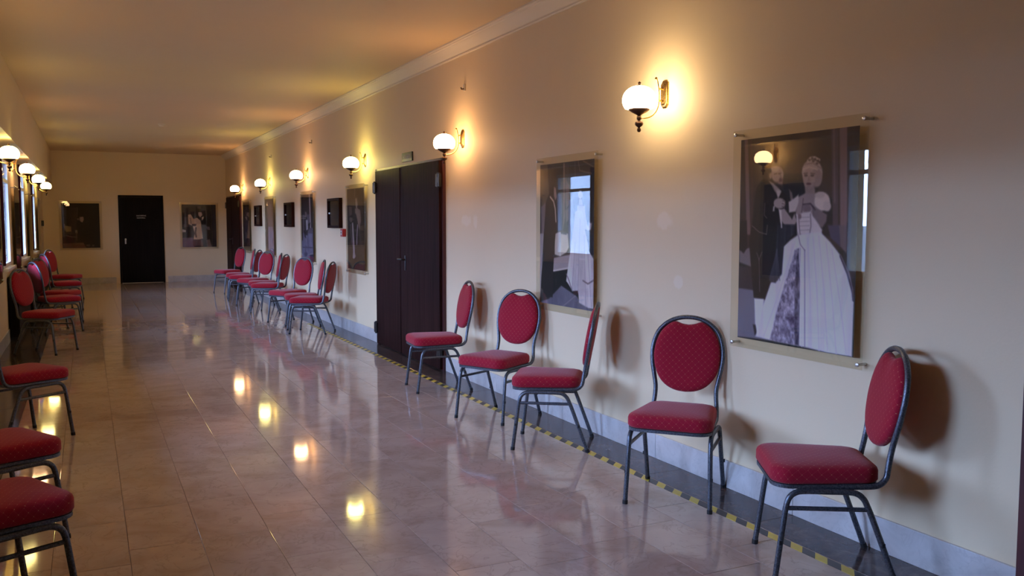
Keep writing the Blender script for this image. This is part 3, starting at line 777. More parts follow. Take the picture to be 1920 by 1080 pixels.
P1 = [('p',[(-0.008,-0.129),(1.001,-0.042),(1.02,0.534),(-0.006,0.544)],(56,46,45)),('p',[(0.4,0.183),(0.572,0.19),(0.635,0.3),(0.823,0.305),(0.831,0.473),(0.412,0.472)],(30,28,36)),('p',[(0.032,-0.003),(0.066,-0.001),(0.109,0.475),(0.07,0.475)],(112,92,94)),('p',[(0.084,0.006),(0.106,0.008),(0.127,0.251),(0.118,0.475),(0.113,0.475)],(70,52,50)),('p',[(0.787,-0.003),(0.841,-0.002),(0.863,0.478),(0.822,0.478)],(82,68,74)),('p',[(0.801,-0.002),(0.814,-0.001),(0.834,0.326),(0.824,0.326)],(110,92,98)),('p',[(0.85,-0.004),(0.908,-0.004),(0.932,0.478),(0.877,0.478)],(118,98,102)),('p',[(0.912,-0.004),(1.003,-0.002),(1.026,0.478),(0.935,0.478)],(40,33,42)),('p',[(0.779,0.425),(0.878,0.426),(0.882,0.52),(0.804,0.482)],(70,68,92)),('p',[(0.867,0.426),(0.927,0.426),(0.932,0.551),(0.882,0.52)],(105,92,100)),('p',[(0.926,0.414),(0.995,0.415),(0.994,0.63),(0.994,0.736),(0.933,0.576)],(44,40,52)),('n',[(-0.02,0.729),(0.308,0.717),(0.318,0.987),(-0.01,0.997)],(112,108,124),4,2,22),('n',[(-0.024,0.635),(0.158,0.638),(0.162,0.751),(-0.019,0.747)],(60,53,58),5,5,14),('p',[(0.002,0.548),(0.113,0.54),(0.142,0.638),(0.004,0.616)],(116,106,112)),('p',[(-0.018,0.404),(0.069,0.405),(0.079,0.54),(0.045,0.569),(-0.005,0.548)],(26,22,24)),('p',[(0.222,0.199),(0.29,0.216),(0.398,0.262),(0.503,0.327),(0.533,0.451),(0.41,0.562),(0.39,0.703),(0.273,0.794),(0.153,0.787),(0.118,0.624),(0.097,0.507),(0.132,0.391),(0.142,0.29),(0.168,0.233)],(29,22,22)),('l',[(0.125,0.431),(0.191,0.461),(0.26,0.471)],0.006,(110,98,98)),('l',[(0.26,0.471),(0.267,0.428)],0.006,(110,98,98)),('l',[(0.173,0.565),(0.196,0.597),(0.208,0.753)],0.005,(112,102,104)),('l',[(0.222,0.559),(0.196,0.597)],0.005,(112,102,104)),('l',[(0.24,0.321),(0.237,0.378),(0.26,0.392)],0.005,(105,92,92)),('l',[(0.291,0.223),(0.346,0.281)],0.005,(120,105,104)),('p',[(0.159,0.793),(0.248,0.789),(0.232,0.958),(0.177,0.971)],(200,196,212)),('p',[(0.15,0.924),(0.175,0.923),(0.194,0.97),(0.169,0.974)],(35,32,42)),('p',[(0.274,0.166),(0.299,0.156),(0.318,0.224),(0.29,0.212)],(36,28,26)),('p',[(0.274,0.214),(0.312,0.224),(0.372,0.254),(0.388,0.268),(0.357,0.295),(0.335,0.269),(0.307,0.238)],(150,136,134)),('p',[(0.404,0.186),(0.401,0.199),(0.392,0.21),(0.377,0.218),(0.359,0.222),(0.339,0.221),(0.32,0.216),(0.305,0.207),(0.294,0.194),(0.29,0.181),(0.293,0.167),(0.303,0.156),(0.318,0.148),(0.336,0.144),(0.356,0.145),(0.375,0.151),(0.39,0.16),(0.4,0.172)],(146,128,124)),('p',[(0.361,0.159),(0.359,0.163),(0.353,0.168),(0.344,0.17),(0.332,0.172),(0.32,0.171),(0.308,0.169),(0.298,0.165),(0.292,0.16),(0.289,0.155),(0.291,0.15),(0.297,0.146),(0.307,0.143),(0.319,0.142),(0.331,0.143),(0.343,0.145),(0.353,0.149),(0.359,0.153)],(158,142,136)),('p',[(0.299,0.189),(0.298,0.194),(0.296,0.199),(0.293,0.202),(0.289,0.203),(0.285,0.203),(0.28,0.201),(0.277,0.198),(0.274,0.193),(0.273,0.188),(0.274,0.183),(0.276,0.179),(0.279,0.176),(0.283,0.174),(0.288,0.174),(0.292,0.176),(0.296,0.18),(0.298,0.184)],(140,124,118)),('p',[(0.349,0.219),(0.401,0.205),(0.394,0.235),(0.36,0.231)],(120,100,100)),('p',[(0.393,0.211),(0.392,0.215),(0.39,0.217),(0.386,0.22),(0.381,0.221),(0.376,0.22),(0.371,0.219),(0.367,0.217),(0.365,0.213),(0.363,0.21),(0.364,0.207),(0.367,0.204),(0.37,0.202),(0.375,0.201),(0.38,0.201),(0.385,0.202),(0.389,0.205),(0.392,0.208)],(92,70,74)),('l',[(0.358,0.181),(0.379,0.179)],0.006,(88,70,70)),('l',[(0.321,0.182),(0.342,0.18)],0.006,(96,78,76)),('l',[(0.369,0.181),(0.382,0.198)],0.006,(112,94,92)),('p',[(0.303,0.252),(0.341,0.275),(0.352,0.298),(0.31,0.303),(0.282,0.268)],(28,22,24)),('p',[(0.345,0.259),(0.382,0.263),(0.373,0.285),(0.358,0.298)],(176,164,166)),('p',[(0.455,0.257),(0.481,0.274),(0.498,0.318),(0.467,0.307)],(112,98,100)),('p',[(0.729,0.189),(0.725,0.209),(0.711,0.226),(0.689,0.238),(0.662,0.244),(0.633,0.243),(0.604,0.235),(0.581,0.221),(0.565,0.202),(0.559,0.182),(0.563,0.161),(0.578,0.144),(0.6,0.132),(0.628,0.127),(0.657,0.128),(0.685,0.137),(0.708,0.151),(0.723,0.169)],(158,144,140)),('p',[(0.727,0.213),(0.725,0.227),(0.717,0.24),(0.705,0.249),(0.69,0.253),(0.673,0.253),(0.657,0.247),(0.644,0.237),(0.635,0.224),(0.631,0.209),(0.634,0.194),(0.642,0.182),(0.654,0.173),(0.669,0.169),(0.686,0.169),(0.702,0.175),(0.715,0.185),(0.723,0.198)],(140,124,122)),('l',[(0.609,0.13),(0.628,0.12),(0.661,0.119),(0.7,0.132)],0.016,(176,164,160)),('p',[(0.627,0.128),(0.627,0.13),(0.625,0.131),(0.623,0.132),(0.62,0.132),(0.617,0.132),(0.614,0.131),(0.612,0.13),(0.61,0.129),(0.61,0.127),(0.61,0.126),(0.611,0.125),(0.614,0.124),(0.617,0.124),(0.62,0.124),(0.622,0.124),(0.625,0.126),(0.626,0.127)],(70,58,60)),('p',[(0.651,0.122),(0.65,0.123),(0.649,0.124),(0.647,0.125),(0.644,0.126),(0.641,0.125),(0.638,0.125),(0.636,0.124),(0.634,0.122),(0.633,0.121),(0.634,0.119),(0.635,0.118),(0.638,0.117),(0.64,0.117),(0.643,0.117),(0.646,0.118),(0.649,0.119),(0.65,0.12)],(70,58,60)),('p',[(0.675,0.127),(0.674,0.128),(0.673,0.129),(0.671,0.13),(0.668,0.131),(0.665,0.13),(0.662,0.13),(0.66,0.129),(0.658,0.127),(0.658,0.126),(0.658,0.124),(0.66,0.123),(0.662,0.122),(0.665,0.122),(0.668,0.122),(0.67,0.123),(0.673,0.124),(0.674,0.125)],(70,58,60)),('p',[(0.699,0.135),(0.699,0.136),(0.697,0.138),(0.695,0.138),(0.692,0.139),(0.689,0.139),(0.686,0.138),(0.684,0.137),(0.682,0.136),(0.682,0.134),(0.682,0.133),(0.684,0.131),(0.686,0.131),(0.689,0.13),(0.692,0.13),(0.695,0.131),(0.697,0.132),(0.698,0.133)],(70,58,60)),('p',[(0.661,0.136),(0.661,0.137),(0.659,0.138),(0.657,0.139),(0.654,0.139),(0.651,0.139),(0.648,0.139),(0.646,0.138),(0.644,0.136),(0.644,0.135),(0.644,0.133),(0.646,0.132),(0.648,0.131),(0.651,0.131),(0.654,0.131),(0.656,0.132),(0.659,0.133),(0.66,0.134)],(70,58,60)),('p',[(0.69,0.148),(0.69,0.149),(0.688,0.15),(0.686,0.151),(0.683,0.152),(0.68,0.151),(0.677,0.151),(0.675,0.15),(0.674,0.148),(0.673,0.147),(0.673,0.145),(0.675,0.144),(0.677,0.143),(0.68,0.143),(0.683,0.143),(0.686,0.144),(0.688,0.145),(0.689,0.146)],(70,58,60)),('l',[(0.571,0.169),(0.62,0.16),(0.687,0.174)],0.008,(176,160,154)),('l',[(0.58,0.147),(0.648,0.143),(0.716,0.17)],0.006,(128,112,110)),('p',[(0.584,0.239),(0.667,0.242),(0.675,0.291),(0.703,0.318),(0.577,0.315),(0.591,0.277)],(136,120,120)),('p',[(0.67,0.216),(0.668,0.231),(0.66,0.244),(0.647,0.253),(0.631,0.258),(0.613,0.257),(0.596,0.251),(0.582,0.241),(0.573,0.227),(0.569,0.212),(0.572,0.197),(0.58,0.184),(0.593,0.174),(0.609,0.17),(0.627,0.171),(0.644,0.177),(0.657,0.187),(0.667,0.201)],(152,134,130)),('p',[(0.607,0.198),(0.606,0.2),(0.604,0.201),(0.601,0.202),(0.596,0.202),(0.592,0.202),(0.588,0.201),(0.584,0.2),(0.582,0.199),(0.581,0.197),(0.582,0.196),(0.584,0.194),(0.587,0.194),(0.592,0.193),(0.596,0.193),(0.6,0.194),(0.604,0.195),(0.606,0.197)],(66,52,56)),('p',[(0.66,0.2),(0.659,0.202),(0.657,0.203),(0.653,0.204),(0.649,0.204),(0.644,0.204),(0.64,0.203),(0.636,0.202),(0.634,0.201),(0.633,0.199),(0.634,0.198),(0.636,0.197),(0.64,0.196),(0.644,0.196),(0.649,0.196),(0.653,0.196),(0.657,0.198),(0.659,0.199)],(66,52,56)),('l',[(0.577,0.188),(0.606,0.187)],0.004,(80,64,66)),('l',[(0.633,0.189),(0.664,0.192)],0.004,(80,64,66)),('p',[(0.615,0.203),(0.624,0.203),(0.63,0.224),(0.611,0.223)],(134,116,114)),('p',[(0.638,0.238),(0.636,0.239),(0.633,0.24),(0.629,0.241),(0.623,0.242),(0.616,0.241),(0.61,0.241),(0.605,0.239),(0.602,0.238),(0.601,0.236),(0.602,0.235),(0.605,0.233),(0.61,0.232),(0.616,0.232),(0.622,0.232),(0.628,0.233),(0.633,0.234),(0.636,0.236)],(88,60,66)),('p',[(0.637,0.251),(0.636,0.253),(0.634,0.254),(0.63,0.255),(0.625,0.255),(0.619,0.255),(0.614,0.254),(0.61,0.253),(0.607,0.252),(0.606,0.25),(0.607,0.248),(0.61,0.247),(0.614,0.246),(0.619,0.245),(0.624,0.246),(0.629,0.246),(0.633,0.248),(0.636,0.249)],(140,122,120)),('p',[(0.527,0.297),(0.586,0.28),(0.678,0.283),(0.732,0.319),(0.734,0.382),(0.515,0.379)],(142,126,128)),('p',[(0.37,0.353),(0.417,0.347),(0.486,0.398),(0.505,0.371),(0.527,0.407),(0.503,0.434),(0.462,0.442),(0.431,0.436),(0.393,0.405)],(150,136,140)),('p',[(0.452,0.317),(0.497,0.302),(0.536,0.284),(0.538,0.319),(0.515,0.363),(0.459,0.367)],(178,166,168)),('p',[(0.793,0.32),(0.79,0.335),(0.78,0.347),(0.764,0.356),(0.744,0.361),(0.723,0.36),(0.702,0.355),(0.685,0.345),(0.673,0.332),(0.669,0.317),(0.672,0.303),(0.682,0.29),(0.699,0.281),(0.719,0.277),(0.74,0.277),(0.761,0.283),(0.778,0.293),(0.789,0.306)],(186,172,170)),('p',[(0.802,0.341),(0.801,0.349),(0.795,0.356),(0.787,0.362),(0.777,0.364),(0.765,0.364),(0.754,0.361),(0.746,0.355),(0.74,0.348),(0.737,0.34),(0.739,0.332),(0.744,0.325),(0.753,0.32),(0.763,0.317),(0.774,0.318),(0.785,0.321),(0.794,0.326),(0.8,0.333)],(176,162,162)),('p',[(0.749,0.29),(0.747,0.295),(0.741,0.299),(0.731,0.302),(0.719,0.304),(0.705,0.304),(0.693,0.301),(0.683,0.298),(0.676,0.293),(0.673,0.288),(0.675,0.283),(0.682,0.279),(0.692,0.276),(0.704,0.274),(0.717,0.275),(0.73,0.277),(0.74,0.28),(0.747,0.285)],(172,158,156)),('p',[(0.651,0.333),(0.695,0.35),(0.772,0.378),(0.768,0.409),(0.737,0.438),(0.684,0.422),(0.658,0.376)],(112,98,104)),('l',[(0.578,0.331),(0.637,0.328),(0.676,0.355)],0.01,(78,62,70)),('p',[(0.641,0.349),(0.64,0.355),(0.634,0.36),(0.626,0.364),(0.615,0.366),(0.603,0.366),(0.592,0.364),(0.583,0.359),(0.577,0.354),(0.575,0.347),(0.577,0.341),(0.582,0.336),(0.591,0.332),(0.602,0.33),(0.613,0.33),(0.624,0.332),(0.633,0.337),(0.639,0.342)],(118,100,106)),('l',[(0.577,0.304),(0.565,0.374),(0.551,0.396)],0.006,(96,78,86)),('p',[(0.52,0.376),(0.58,0.369),(0.638,0.365),(0.678,0.398),(0.737,0.446),(0.729,0.483),(0.535,0.483)],(186,176,182)),('l',[(0.551,0.391),(0.63,0.389)],0.003,(150,138,146)),('l',[(0.552,0.41),(0.63,0.408)],0.003,(150,138,146)),('l',[(0.553,0.43),(0.631,0.428)],0.003,(150,138,146)),('l',[(0.553,0.45),(0.632,0.447)],0.003,(150,138,146)),('l',[(0.554,0.469),(0.633,0.467)],0.003,(150,138,146)),('l',[(0.639,0.376),(0.646,0.429),(0.633,0.478)],0.008,(128,114,122)),('l',[(0.54,0.374),(0.548,0.429),(0.56,0.478)],0.008,(128,114,122)),('p',[(0.565,0.385),(0.564,0.39),(0.562,0.394),(0.558,0.397),(0.554,0.398),(0.549,0.398),(0.544,0.396),(0.54,0.393),(0.538,0.389),(0.537,0.385),(0.537,0.38),(0.54,0.376),(0.543,0.374),(0.548,0.372),(0.553,0.372),(0.557,0.374),(0.561,0.377),(0.564,0.381)],(120,102,110)),('p',[(0.424,0.323),(0.422,0.332),(0.413,0.339),(0.399,0.345),(0.382,0.348),(0.364,0.347),(0.347,0.344),(0.332,0.338),(0.323,0.33),(0.319,0.321),(0.322,0.312),(0.331,0.304),(0.345,0.299),(0.362,0.296),(0.38,0.297),(0.397,0.3),(0.412,0.307),(0.421,0.314)],(156,142,142)),('l',[(0.4,0.31),(0.421,0.314)],0.006,(110,95,98)),('l',[(0.397,0.324),(0.422,0.328)],0.006,(110,95,98)),('l',[(0.396,0.337),(0.419,0.34)],0.006,(110,95,98)),('p',[(0.367,0.349),(0.391,0.355),(0.399,0.422),(0.383,0.411)],(190,180,184)),('p',[(0.317,0.337),(0.332,0.331),(0.328,0.359),(0.314,0.359)],(180,170,172)),('n',[(0.53,0.476),(0.62,0.463),(0.73,0.46),(0.805,0.502),(0.884,0.558),(0.952,0.632),(0.989,0.736),(0.992,0.761),(0.99,0.998),(0.793,0.999),(0.595,0.991),(0.318,0.986),(0.178,0.98),(0.233,0.839),(0.307,0.71),(0.411,0.578),(0.415,0.53),(0.476,0.496)],(194,188,206),26,2.0,20),('l',[(0.667,0.483),(0.709,0.738),(0.736,0.994)],0.01,(180,174,194)),('l',[(0.621,0.489),(0.653,0.738),(0.672,0.986)],0.01,(180,174,194)),('l',[(0.771,0.502),(0.828,0.749),(0.871,0.996)],0.01,(180,174,194)),('l',[(0.713,0.476),(0.766,0.733),(0.804,0.989)],0.01,(180,174,194)),('l',[(0.817,0.533),(0.889,0.763),(0.947,0.99)],0.01,(180,174,194)),('l',[(0.514,0.509),(0.394,0.738),(0.252,0.978)],0.01,(180,174,194)),('l',[(0.496,0.516),(0.422,0.74),(0.331,0.972)],0.01,(180,174,194)),('l',[(0.884,0.561),(0.942,0.638),(0.983,0.718),(0.989,0.749)],0.016,(60,56,72)),('p',[(0.884,0.558),(0.964,0.656),(0.989,0.749),(0.983,0.699),(0.941,0.632),(0.895,0.567)],(120,110,128)),('n',[(0.515,0.543),(0.561,0.536),(0.564,0.688),(0.568,0.989),(0.357,0.987),(0.312,0.984),(0.371,0.838),(0.435,0.706),(0.481,0.617)],(128,120,142),60,60,80),('n',[(0.533,0.536),(0.561,0.532),(0.57,0.989),(0.534,0.988),(0.524,0.756)],(92,86,106),50,40,70),('l',[(0.555,0.483),(0.559,0.589),(0.584,0.754),(0.594,0.989)],0.01,(186,180,198)),('l',[(0.599,0.542),(0.619,0.991)],0.008,(128,120,140)),('l',[(0.536,0.463),(0.562,0.516),(0.599,0.542)],0.007,(130,118,128)),('n',[(0.36,0.422),(0.51,0.423),(0.512,0.463),(0.421,0.523),(0.408,0.659),(0.353,0.705),(0.307,0.703),(0.287,0.687),(0.341,0.586)],(44,42,54),70,4,26),('l',[(0.359,0.544),(0.3,0.693)],0.004,(78,74,88)),('l',[(0.359,0.544),(0.318,0.693)],0.004,(78,74,88)),('l',[(0.359,0.544),(0.337,0.692)],0.004,(78,74,88)),('l',[(0.359,0.544),(0.355,0.691)],0.004,(78,74,88)),('l',[(0.359,0.544),(0.372,0.691)],0.004,(78,74,88)),('l',[(0.359,0.544),(0.39,0.69)],0.004,(78,74,88)),('l',[(0.392,0.415),(0.396,0.436)],0.01,(190,180,190))]
P2 = [('p',[(-0.052,-0.045),(1.082,-0.006),(1.126,1.087),(-0.054,1.185)],(46,36,33)),('p',[(-0.019,0.002),(0.145,0.001),(0.179,0.213),(0.015,0.353)],(96,82,66)),('p',[(0.015,0.305),(0.114,0.271),(0.082,0.494),(0.022,0.501)],(120,104,104)),('p',[(0.304,0.001),(0.452,0.005),(0.46,0.47),(0.341,0.472)],(36,33,38)),('p',[(0.332,0.215),(0.431,0.216),(0.441,0.47),(0.357,0.472)],(78,90,116)),('p',[(0.452,0.005),(0.482,0.006),(0.489,0.373),(0.46,0.464)],(128,108,102)),('p',[(0.483,0.012),(0.563,0.014),(0.568,0.217),(0.5,0.306)],(64,50,48)),('l',[(0.724,0.003),(0.754,0.068),(0.951,0.094)],0.014,(104,84,74)),('l',[(0.809,0.006),(0.99,0.053)],0.012,(110,90,78)),('l',[(0.666,0.001),(0.674,0.109)],0.012,(92,74,70)),('p',[(0.494,0.328),(0.584,0.306),(0.616,0.362),(0.511,0.418)],(110,92,92)),('p',[(0.496,0.106),(0.558,0.162),(0.569,0.284),(0.506,0.328)],(120,100,98)),('p',[(0.554,0.262),(0.643,0.251),(0.655,0.506),(0.591,0.598),(0.552,0.508)],(90,92,122)),('p',[(-0.002,0.495),(0.075,0.494),(0.056,0.953),(-0.002,0.957)],(150,140,142)),('n',[(0.294,0.496),(0.389,0.479),(0.543,0.491),(0.566,0.587),(0.515,0.623),(0.4,0.652),(0.295,0.642)],(180,172,168),6,3,18),('l',[(0.398,0.494),(0.4,0.638)],0.03,(196,194,206)),('l',[(0.42,0.486),(0.513,0.492)],0.02,(70,66,74)),('p',[(0.28,0.666),(0.591,0.634),(0.557,0.731),(0.264,0.761)],(150,138,142)),('p',[(0.264,0.754),(0.548,0.725),(0.548,0.739),(0.264,0.767)],(186,176,178)),('p',[(0.264,0.767),(0.557,0.737),(0.747,0.887),(0.627,0.895),(0.41,0.86),(0.217,0.949)],(18,16,17)),('p',[(0.559,0.852),(0.747,0.865),(0.749,0.956),(0.867,0.982),(0.658,0.927)],(18,16,18)),('n',[(-0.019,1.001),(0.184,0.963),(0.426,0.857),(0.718,0.918),(0.779,0.954),(1.011,0.995),(1.011,1.017),(-0.019,1.014)],(98,94,110),8,8,20),('l',[(0.444,1.006),(0.688,0.914)],0.008,(130,122,134)),('p',[(0.173,0.236),(0.25,0.237),(0.308,0.329),(0.325,0.42),(0.31,0.49),(0.285,0.607),(0.267,0.719),(0.256,0.947),(0.015,0.956),(0.035,0.808),(0.049,0.686),(0.065,0.565),(0.098,0.387)],(38,29,26)),('p',[(0.056,0.698),(0.267,0.692),(0.256,0.947),(0.008,0.956),(0.029,0.808)],(34,25,24)),('p',[(0.306,0.192),(0.303,0.207),(0.293,0.22),(0.278,0.229),(0.26,0.234),(0.24,0.234),(0.221,0.229),(0.205,0.219),(0.195,0.205),(0.192,0.191),(0.195,0.176),(0.205,0.163),(0.22,0.153),(0.239,0.149),(0.259,0.149),(0.278,0.154),(0.293,0.164),(0.303,0.177)],(40,30,28)),('p',[(0.275,0.163),(0.312,0.172),(0.332,0.238),(0.301,0.26),(0.275,0.226)],(150,128,124)),('l',[(0.205,0.234),(0.269,0.266),(0.301,0.317),(0.315,0.409)],0.02,(176,160,148)),('p',[(0.816,0.233),(0.813,0.245),(0.803,0.255),(0.788,0.263),(0.77,0.267),(0.75,0.266),(0.731,0.262),(0.715,0.254),(0.705,0.244),(0.701,0.232),(0.704,0.22),(0.714,0.209),(0.729,0.202),(0.748,0.198),(0.768,0.198),(0.786,0.203),(0.802,0.21),(0.812,0.221)],(70,60,66)),('p',[(0.804,0.231),(0.802,0.24),(0.796,0.248),(0.785,0.255),(0.772,0.258),(0.758,0.258),(0.745,0.254),(0.734,0.248),(0.727,0.239),(0.724,0.23),(0.726,0.22),(0.733,0.212),(0.743,0.206),(0.757,0.202),(0.77,0.202),(0.784,0.206),(0.794,0.212),(0.802,0.221)],(178,172,190)),('p',[(0.742,0.257),(0.794,0.257),(0.812,0.301),(0.732,0.301)],(170,162,176)),('p',[(0.714,0.297),(0.846,0.302),(0.853,0.35),(0.893,0.436),(0.935,0.447),(0.914,0.469),(0.837,0.459),(0.763,0.405),(0.704,0.35)],(168,158,168)),('l',[(0.681,0.372),(0.748,0.363)],0.02,(52,44,52)),('p',[(0.674,0.339),(0.761,0.328),(0.814,0.35),(0.851,0.459),(0.911,0.567),(0.918,0.611),(0.591,0.621),(0.619,0.507),(0.652,0.417)],(176,168,180)),('n',[(0.591,0.615),(0.918,0.605),(0.998,0.652),(1.01,0.827),(0.999,0.984),(0.911,0.982),(0.755,0.958),(0.735,0.877),(0.633,0.885),(0.559,0.841),(0.516,0.82),(0.568,0.667)],(178,170,178),14,6,34),('l',[(0.763,0.394),(0.732,0.888)],0.009,(150,140,154)),('l',[(0.838,0.503),(0.867,0.971)],0.009,(150,140,154)),('l',[(0.679,0.551),(0.627,0.872)],0.009,(150,140,154)),('l',[(0.899,0.611),(0.968,0.975)],0.009,(150,140,154)),('l',[(0.818,0.804),(0.905,0.822),(0.998,0.795)],0.014,(104,92,104)),('l',[(0.521,0.773),(0.571,0.817),(0.627,0.883)],0.014,(120,108,118)),('l',[(0.756,0.661),(0.886,0.661)],0.01,(190,182,192)),('p',[(0.912,0.414),(0.968,0.419),(0.95,0.463),(0.894,0.469)],(160,148,156)),('p',[(0.895,0.502),(0.993,0.5),(0.998,0.641),(0.918,0.6)],(40,36,46))]
bgd = lambda c_: ('p', [(0, 0), (1, 0), (1, 1), (0, 1)], c_)
P3 = [bgd((62, 50, 42)), ('n', [(0, .75), (1, .70), (1, 1), (0, 1)], (58, 50, 46), 6, 4, 10), ('p', [(.05, .2), (.45, .2), (.45, .5), (.1, .5)], (46, 36, 36)),
      ('p', [(.45, 0), (.5, 0), (.48, .1), (.44, .1)], (110, 98, 90)), ('p', [(.50, .12), (.60, .12), (.64, .2), (.58, .26), (.52, .22)], (150, 136, 130)),
      ('p', [(.48, .25), (.62, .24), (.76, .27), (.80, .36), (.74, .5), (.60, .42), (.50, .36)], (128, 112, 108)), ('l', [(.76, .28), (.8, .4), (.7, .47)], .05, (120, 104, 102)),
      ('p', [(.40, .28), (.55, .32), (.66, .45), (.70, .95), (.30, .95), (.35, .5)], (44, 36, 38)), ('p', [(.10, .22), (.28, .22), (.30, .32), (.14, .34)], (88, 74, 74)),
      ('p', [(.28, .42), (.36, .42), (.40, .55), (.44, .80), (.50, .84), (.38, .87), (.30, .86), (.34, .78), (.30, .58)], (150, 138, 146)),
      ('l', [(.62, .46), (.58, .56), (.56, .68)], .06, (138, 126, 136)), ('l', [(.2, .45), (.24, .6), (.28, .7)], .03, (110, 100, 112)), ('l', [(.7, .5), (.9, .8)], .02, (90, 80, 84))]
P4 = [bgd((60, 48, 52)), ('n', [(0, .55), (1, .55), (1, 1), (0, 1)], (118, 112, 136), 8, 8, 26), ('n', [(0, .3), (1, .3), (1, .58), (0, .58)], (96, 88, 104), 6, 5, 18),
      ('p', [(.70, 0), (.80, 0), (.84, .5), (.76, .5)], (156, 142, 146)), ('p', [(.82, 0), (1, 0), (1, .5), (.86, .5)], (50, 38, 42)), ('p', [(.0, 0), (.1, 0), (.12, .7), (.02, .7)], (46, 38, 44)),
      ('p', [(.32, .26), (.48, .26), (.5, .33), (.34, .34)], (120, 104, 106)), ('p', [(.28, .34), (.5, .34), (.62, .5), (.52, .62), (.30, .60), (.22, .48)], (60, 52, 62)),
      ('p', [(.40, .38), (.56, .38), (.58, .52), (.44, .54)], (168, 160, 172)), ('p', [(.2, .54), (.34, .54), (.40, .66), (.26, .64)], (40, 34, 44)), ('p', [(.58, .44), (.8, .42), (.74, .5), (.62, .54)], (40, 32, 40)),
      ('l', [(.05, .80), (.95, .79)], .02, (84, 78, 100)), ('l', [(.3, .6), (.32, .98)], .03, (86, 80, 104)), ('p', [(.2, .88), (.5, .87), (.5, .93), (.22, .92)], (84, 78, 102)), ('p', [(.7, .9), (1, .88), (1, 1), (.7, 1)], (70, 62, 88))]
P5 = [bgd((72, 54, 50)), ('n', [(.1, .02), (.9, .02), (.9, .5), (.1, .5)], (112, 92, 90), 8, 8, 22), ('n', [(.3, .5), (.95, .5), (1, 1), (.3, 1)], (150, 138, 158), 10, 4, 20),
      ('p', [(.5, .08), (.72, .08), (.74, .18), (.54, .2)], (138, 118, 114)), ('p', [(.44, .2), (.8, .2), (.86, .42), (.6, .5), (.4, .42)], (120, 100, 98)), ('p', [(0, .1), (.22, .1), (.3, 1), (0, 1)], (70, 58, 58)),
      ('l', [(.6, .5), (.5, .98)], .05, (118, 106, 126)), ('p', [(.86, 0), (1, 0), (1, .55), (.9, .55)], (54, 42, 38)), ('p', [(.2, .92), (.5, .92), (.5, 1), (.2, 1)], (60, 44, 66)), ('p', [(.84, .7), (.94, .7), (.94, .84), (.84, .84)], (84, 72, 96))]
P6 = [bgd((44, 36, 40)), ('n', [(.1, .1), (.9, .1), (.9, .9), (.1, .9)], (58, 52, 66), 7, 9, 24), ('p', [(.4, .2), (.62, .2), (.64, .32), (.42, .32)], (100, 92, 108)), ('p', [(.35, .34), (.7, .34), (.8, .6), (.3, .6)], (74, 70, 90)),
      ('p', [(.32, .62), (.5, .62), (.52, .76), (.36, .76)], (140, 134, 150)), ('n', [(.0, .85), (1, .85), (1, 1), (0, 1)], (70, 56, 48), 5, 3, 12), ('p', [(.5, .6), (.8, .6), (.82, .85), (.55, .85)], (34, 28, 34))]
P7 = [bgd((34, 27, 28)), ('n', [(.02, .1), (.38, .1), (.38, .9), (.02, .9)], (46, 38, 42), 12, 3, 12), ('p', [(.42, 0), (.98, 0), (.98, .98), (.5, .9), (.42, .5)], (27, 22, 22)),
      ('p', [(.47, .31), (.57, .30), (.58, .37), (.54, .43), (.48, .40)], (112, 98, 98)), ('p', [(.40, .33), (.47, .34), (.47, .38), (.40, .38)], (76, 66, 68)), ('p', [(.07, .50), (.24, .52), (.24, .63), (.10, .64)], (96, 84, 70)),
      ('l', [(.06, .47), (.08, .60)], .03, (92, 80, 82)), ('p', [(.34, .6), (.4, .6), (.4, .68), (.34, .66)], (92, 84, 86)), ('l', [(.1, .72), (.25, .75), (.38, .76)], .025, (84, 74, 72)), ('l', [(.37, .64), (.38, .82)], .02, (74, 64, 64)),
      ('n', [(0, .90), (.55, .88), (.62, 1), (0, 1)], (78, 62, 58), 8, 3, 10), ('p', [(.62, .93), (.72, .92), (.72, .97), (.62, .97)], (66, 60, 58)), ('p', [(.78, .93), (.84, .93), (.83, .97), (.78, .97)], (66, 60, 58)), ('l', [(.4, .3), (.42, .1)], .03, (56, 48, 52))]
P8 = [bgd((36, 28, 29)), ('n', [(.0, .78), (.3, .78), (.34, 1), (0, 1)], (96, 86, 96), 5, 4, 14), ('p', [(.05, .3), (.2, .28), (.24, .52), (.05, .54)], (66, 56, 58)), ('p', [(.0, .58), (.1, .6), (.1, .65), (.0, .65)], (140, 130, 130)),
      ('p', [(.18, .24), (.26, .23), (.34, .34), (.44, .31), (.54, .38), (.56, .48), (.44, .52), (.3, .5), (.18, .46)], (150, 130, 116)), ('p', [(.30, .48), (.55, .46), (.60, .80), (.46, .83), (.32, .82), (.36, .68)], (160, 142, 128)),
      ('l', [(.40, .55), (.38, .66), (.40, .76)], .05, (78, 62, 60)), ('p', [(.28, .46), (.42, .45), (.40, .51), (.30, .51)], (60, 44, 42)), ('l', [(.24, .32), (.26, .44)], .03, (110, 92, 84)), ('p', [(.30, .83), (.58, .82), (.6, .98), (.3, .98)], (84, 66, 66)),
      ('p', [(.46, .12), (.62, .10), (.66, .20), (.6, .24), (.48, .2)], (40, 30, 28)), ('p', [(.48, .18), (.58, .18), (.6, .25), (.53, .30), (.48, .25)], (138, 120, 114)), ('p', [(.58, .30), (.64, .28), (.62, .39), (.58, .38)], (150, 138, 134)),
      ('p', [(.56, .4), (.68, .28), (.84, .36), (.88, .9), (.62, .95), (.58, .6)], (24, 19, 20)), ('p', [(.70, .52), (.80, .52), (.82, .60), (.74, .60)], (88, 78, 82)), ('p', [(.70, .84), (.8, .82), (.86, 1), (.72, 1)], (92, 80, 80)), ('p', [(.46, .04), (.56, .04), (.56, .1), (.46, .1)], (70, 60, 60))]
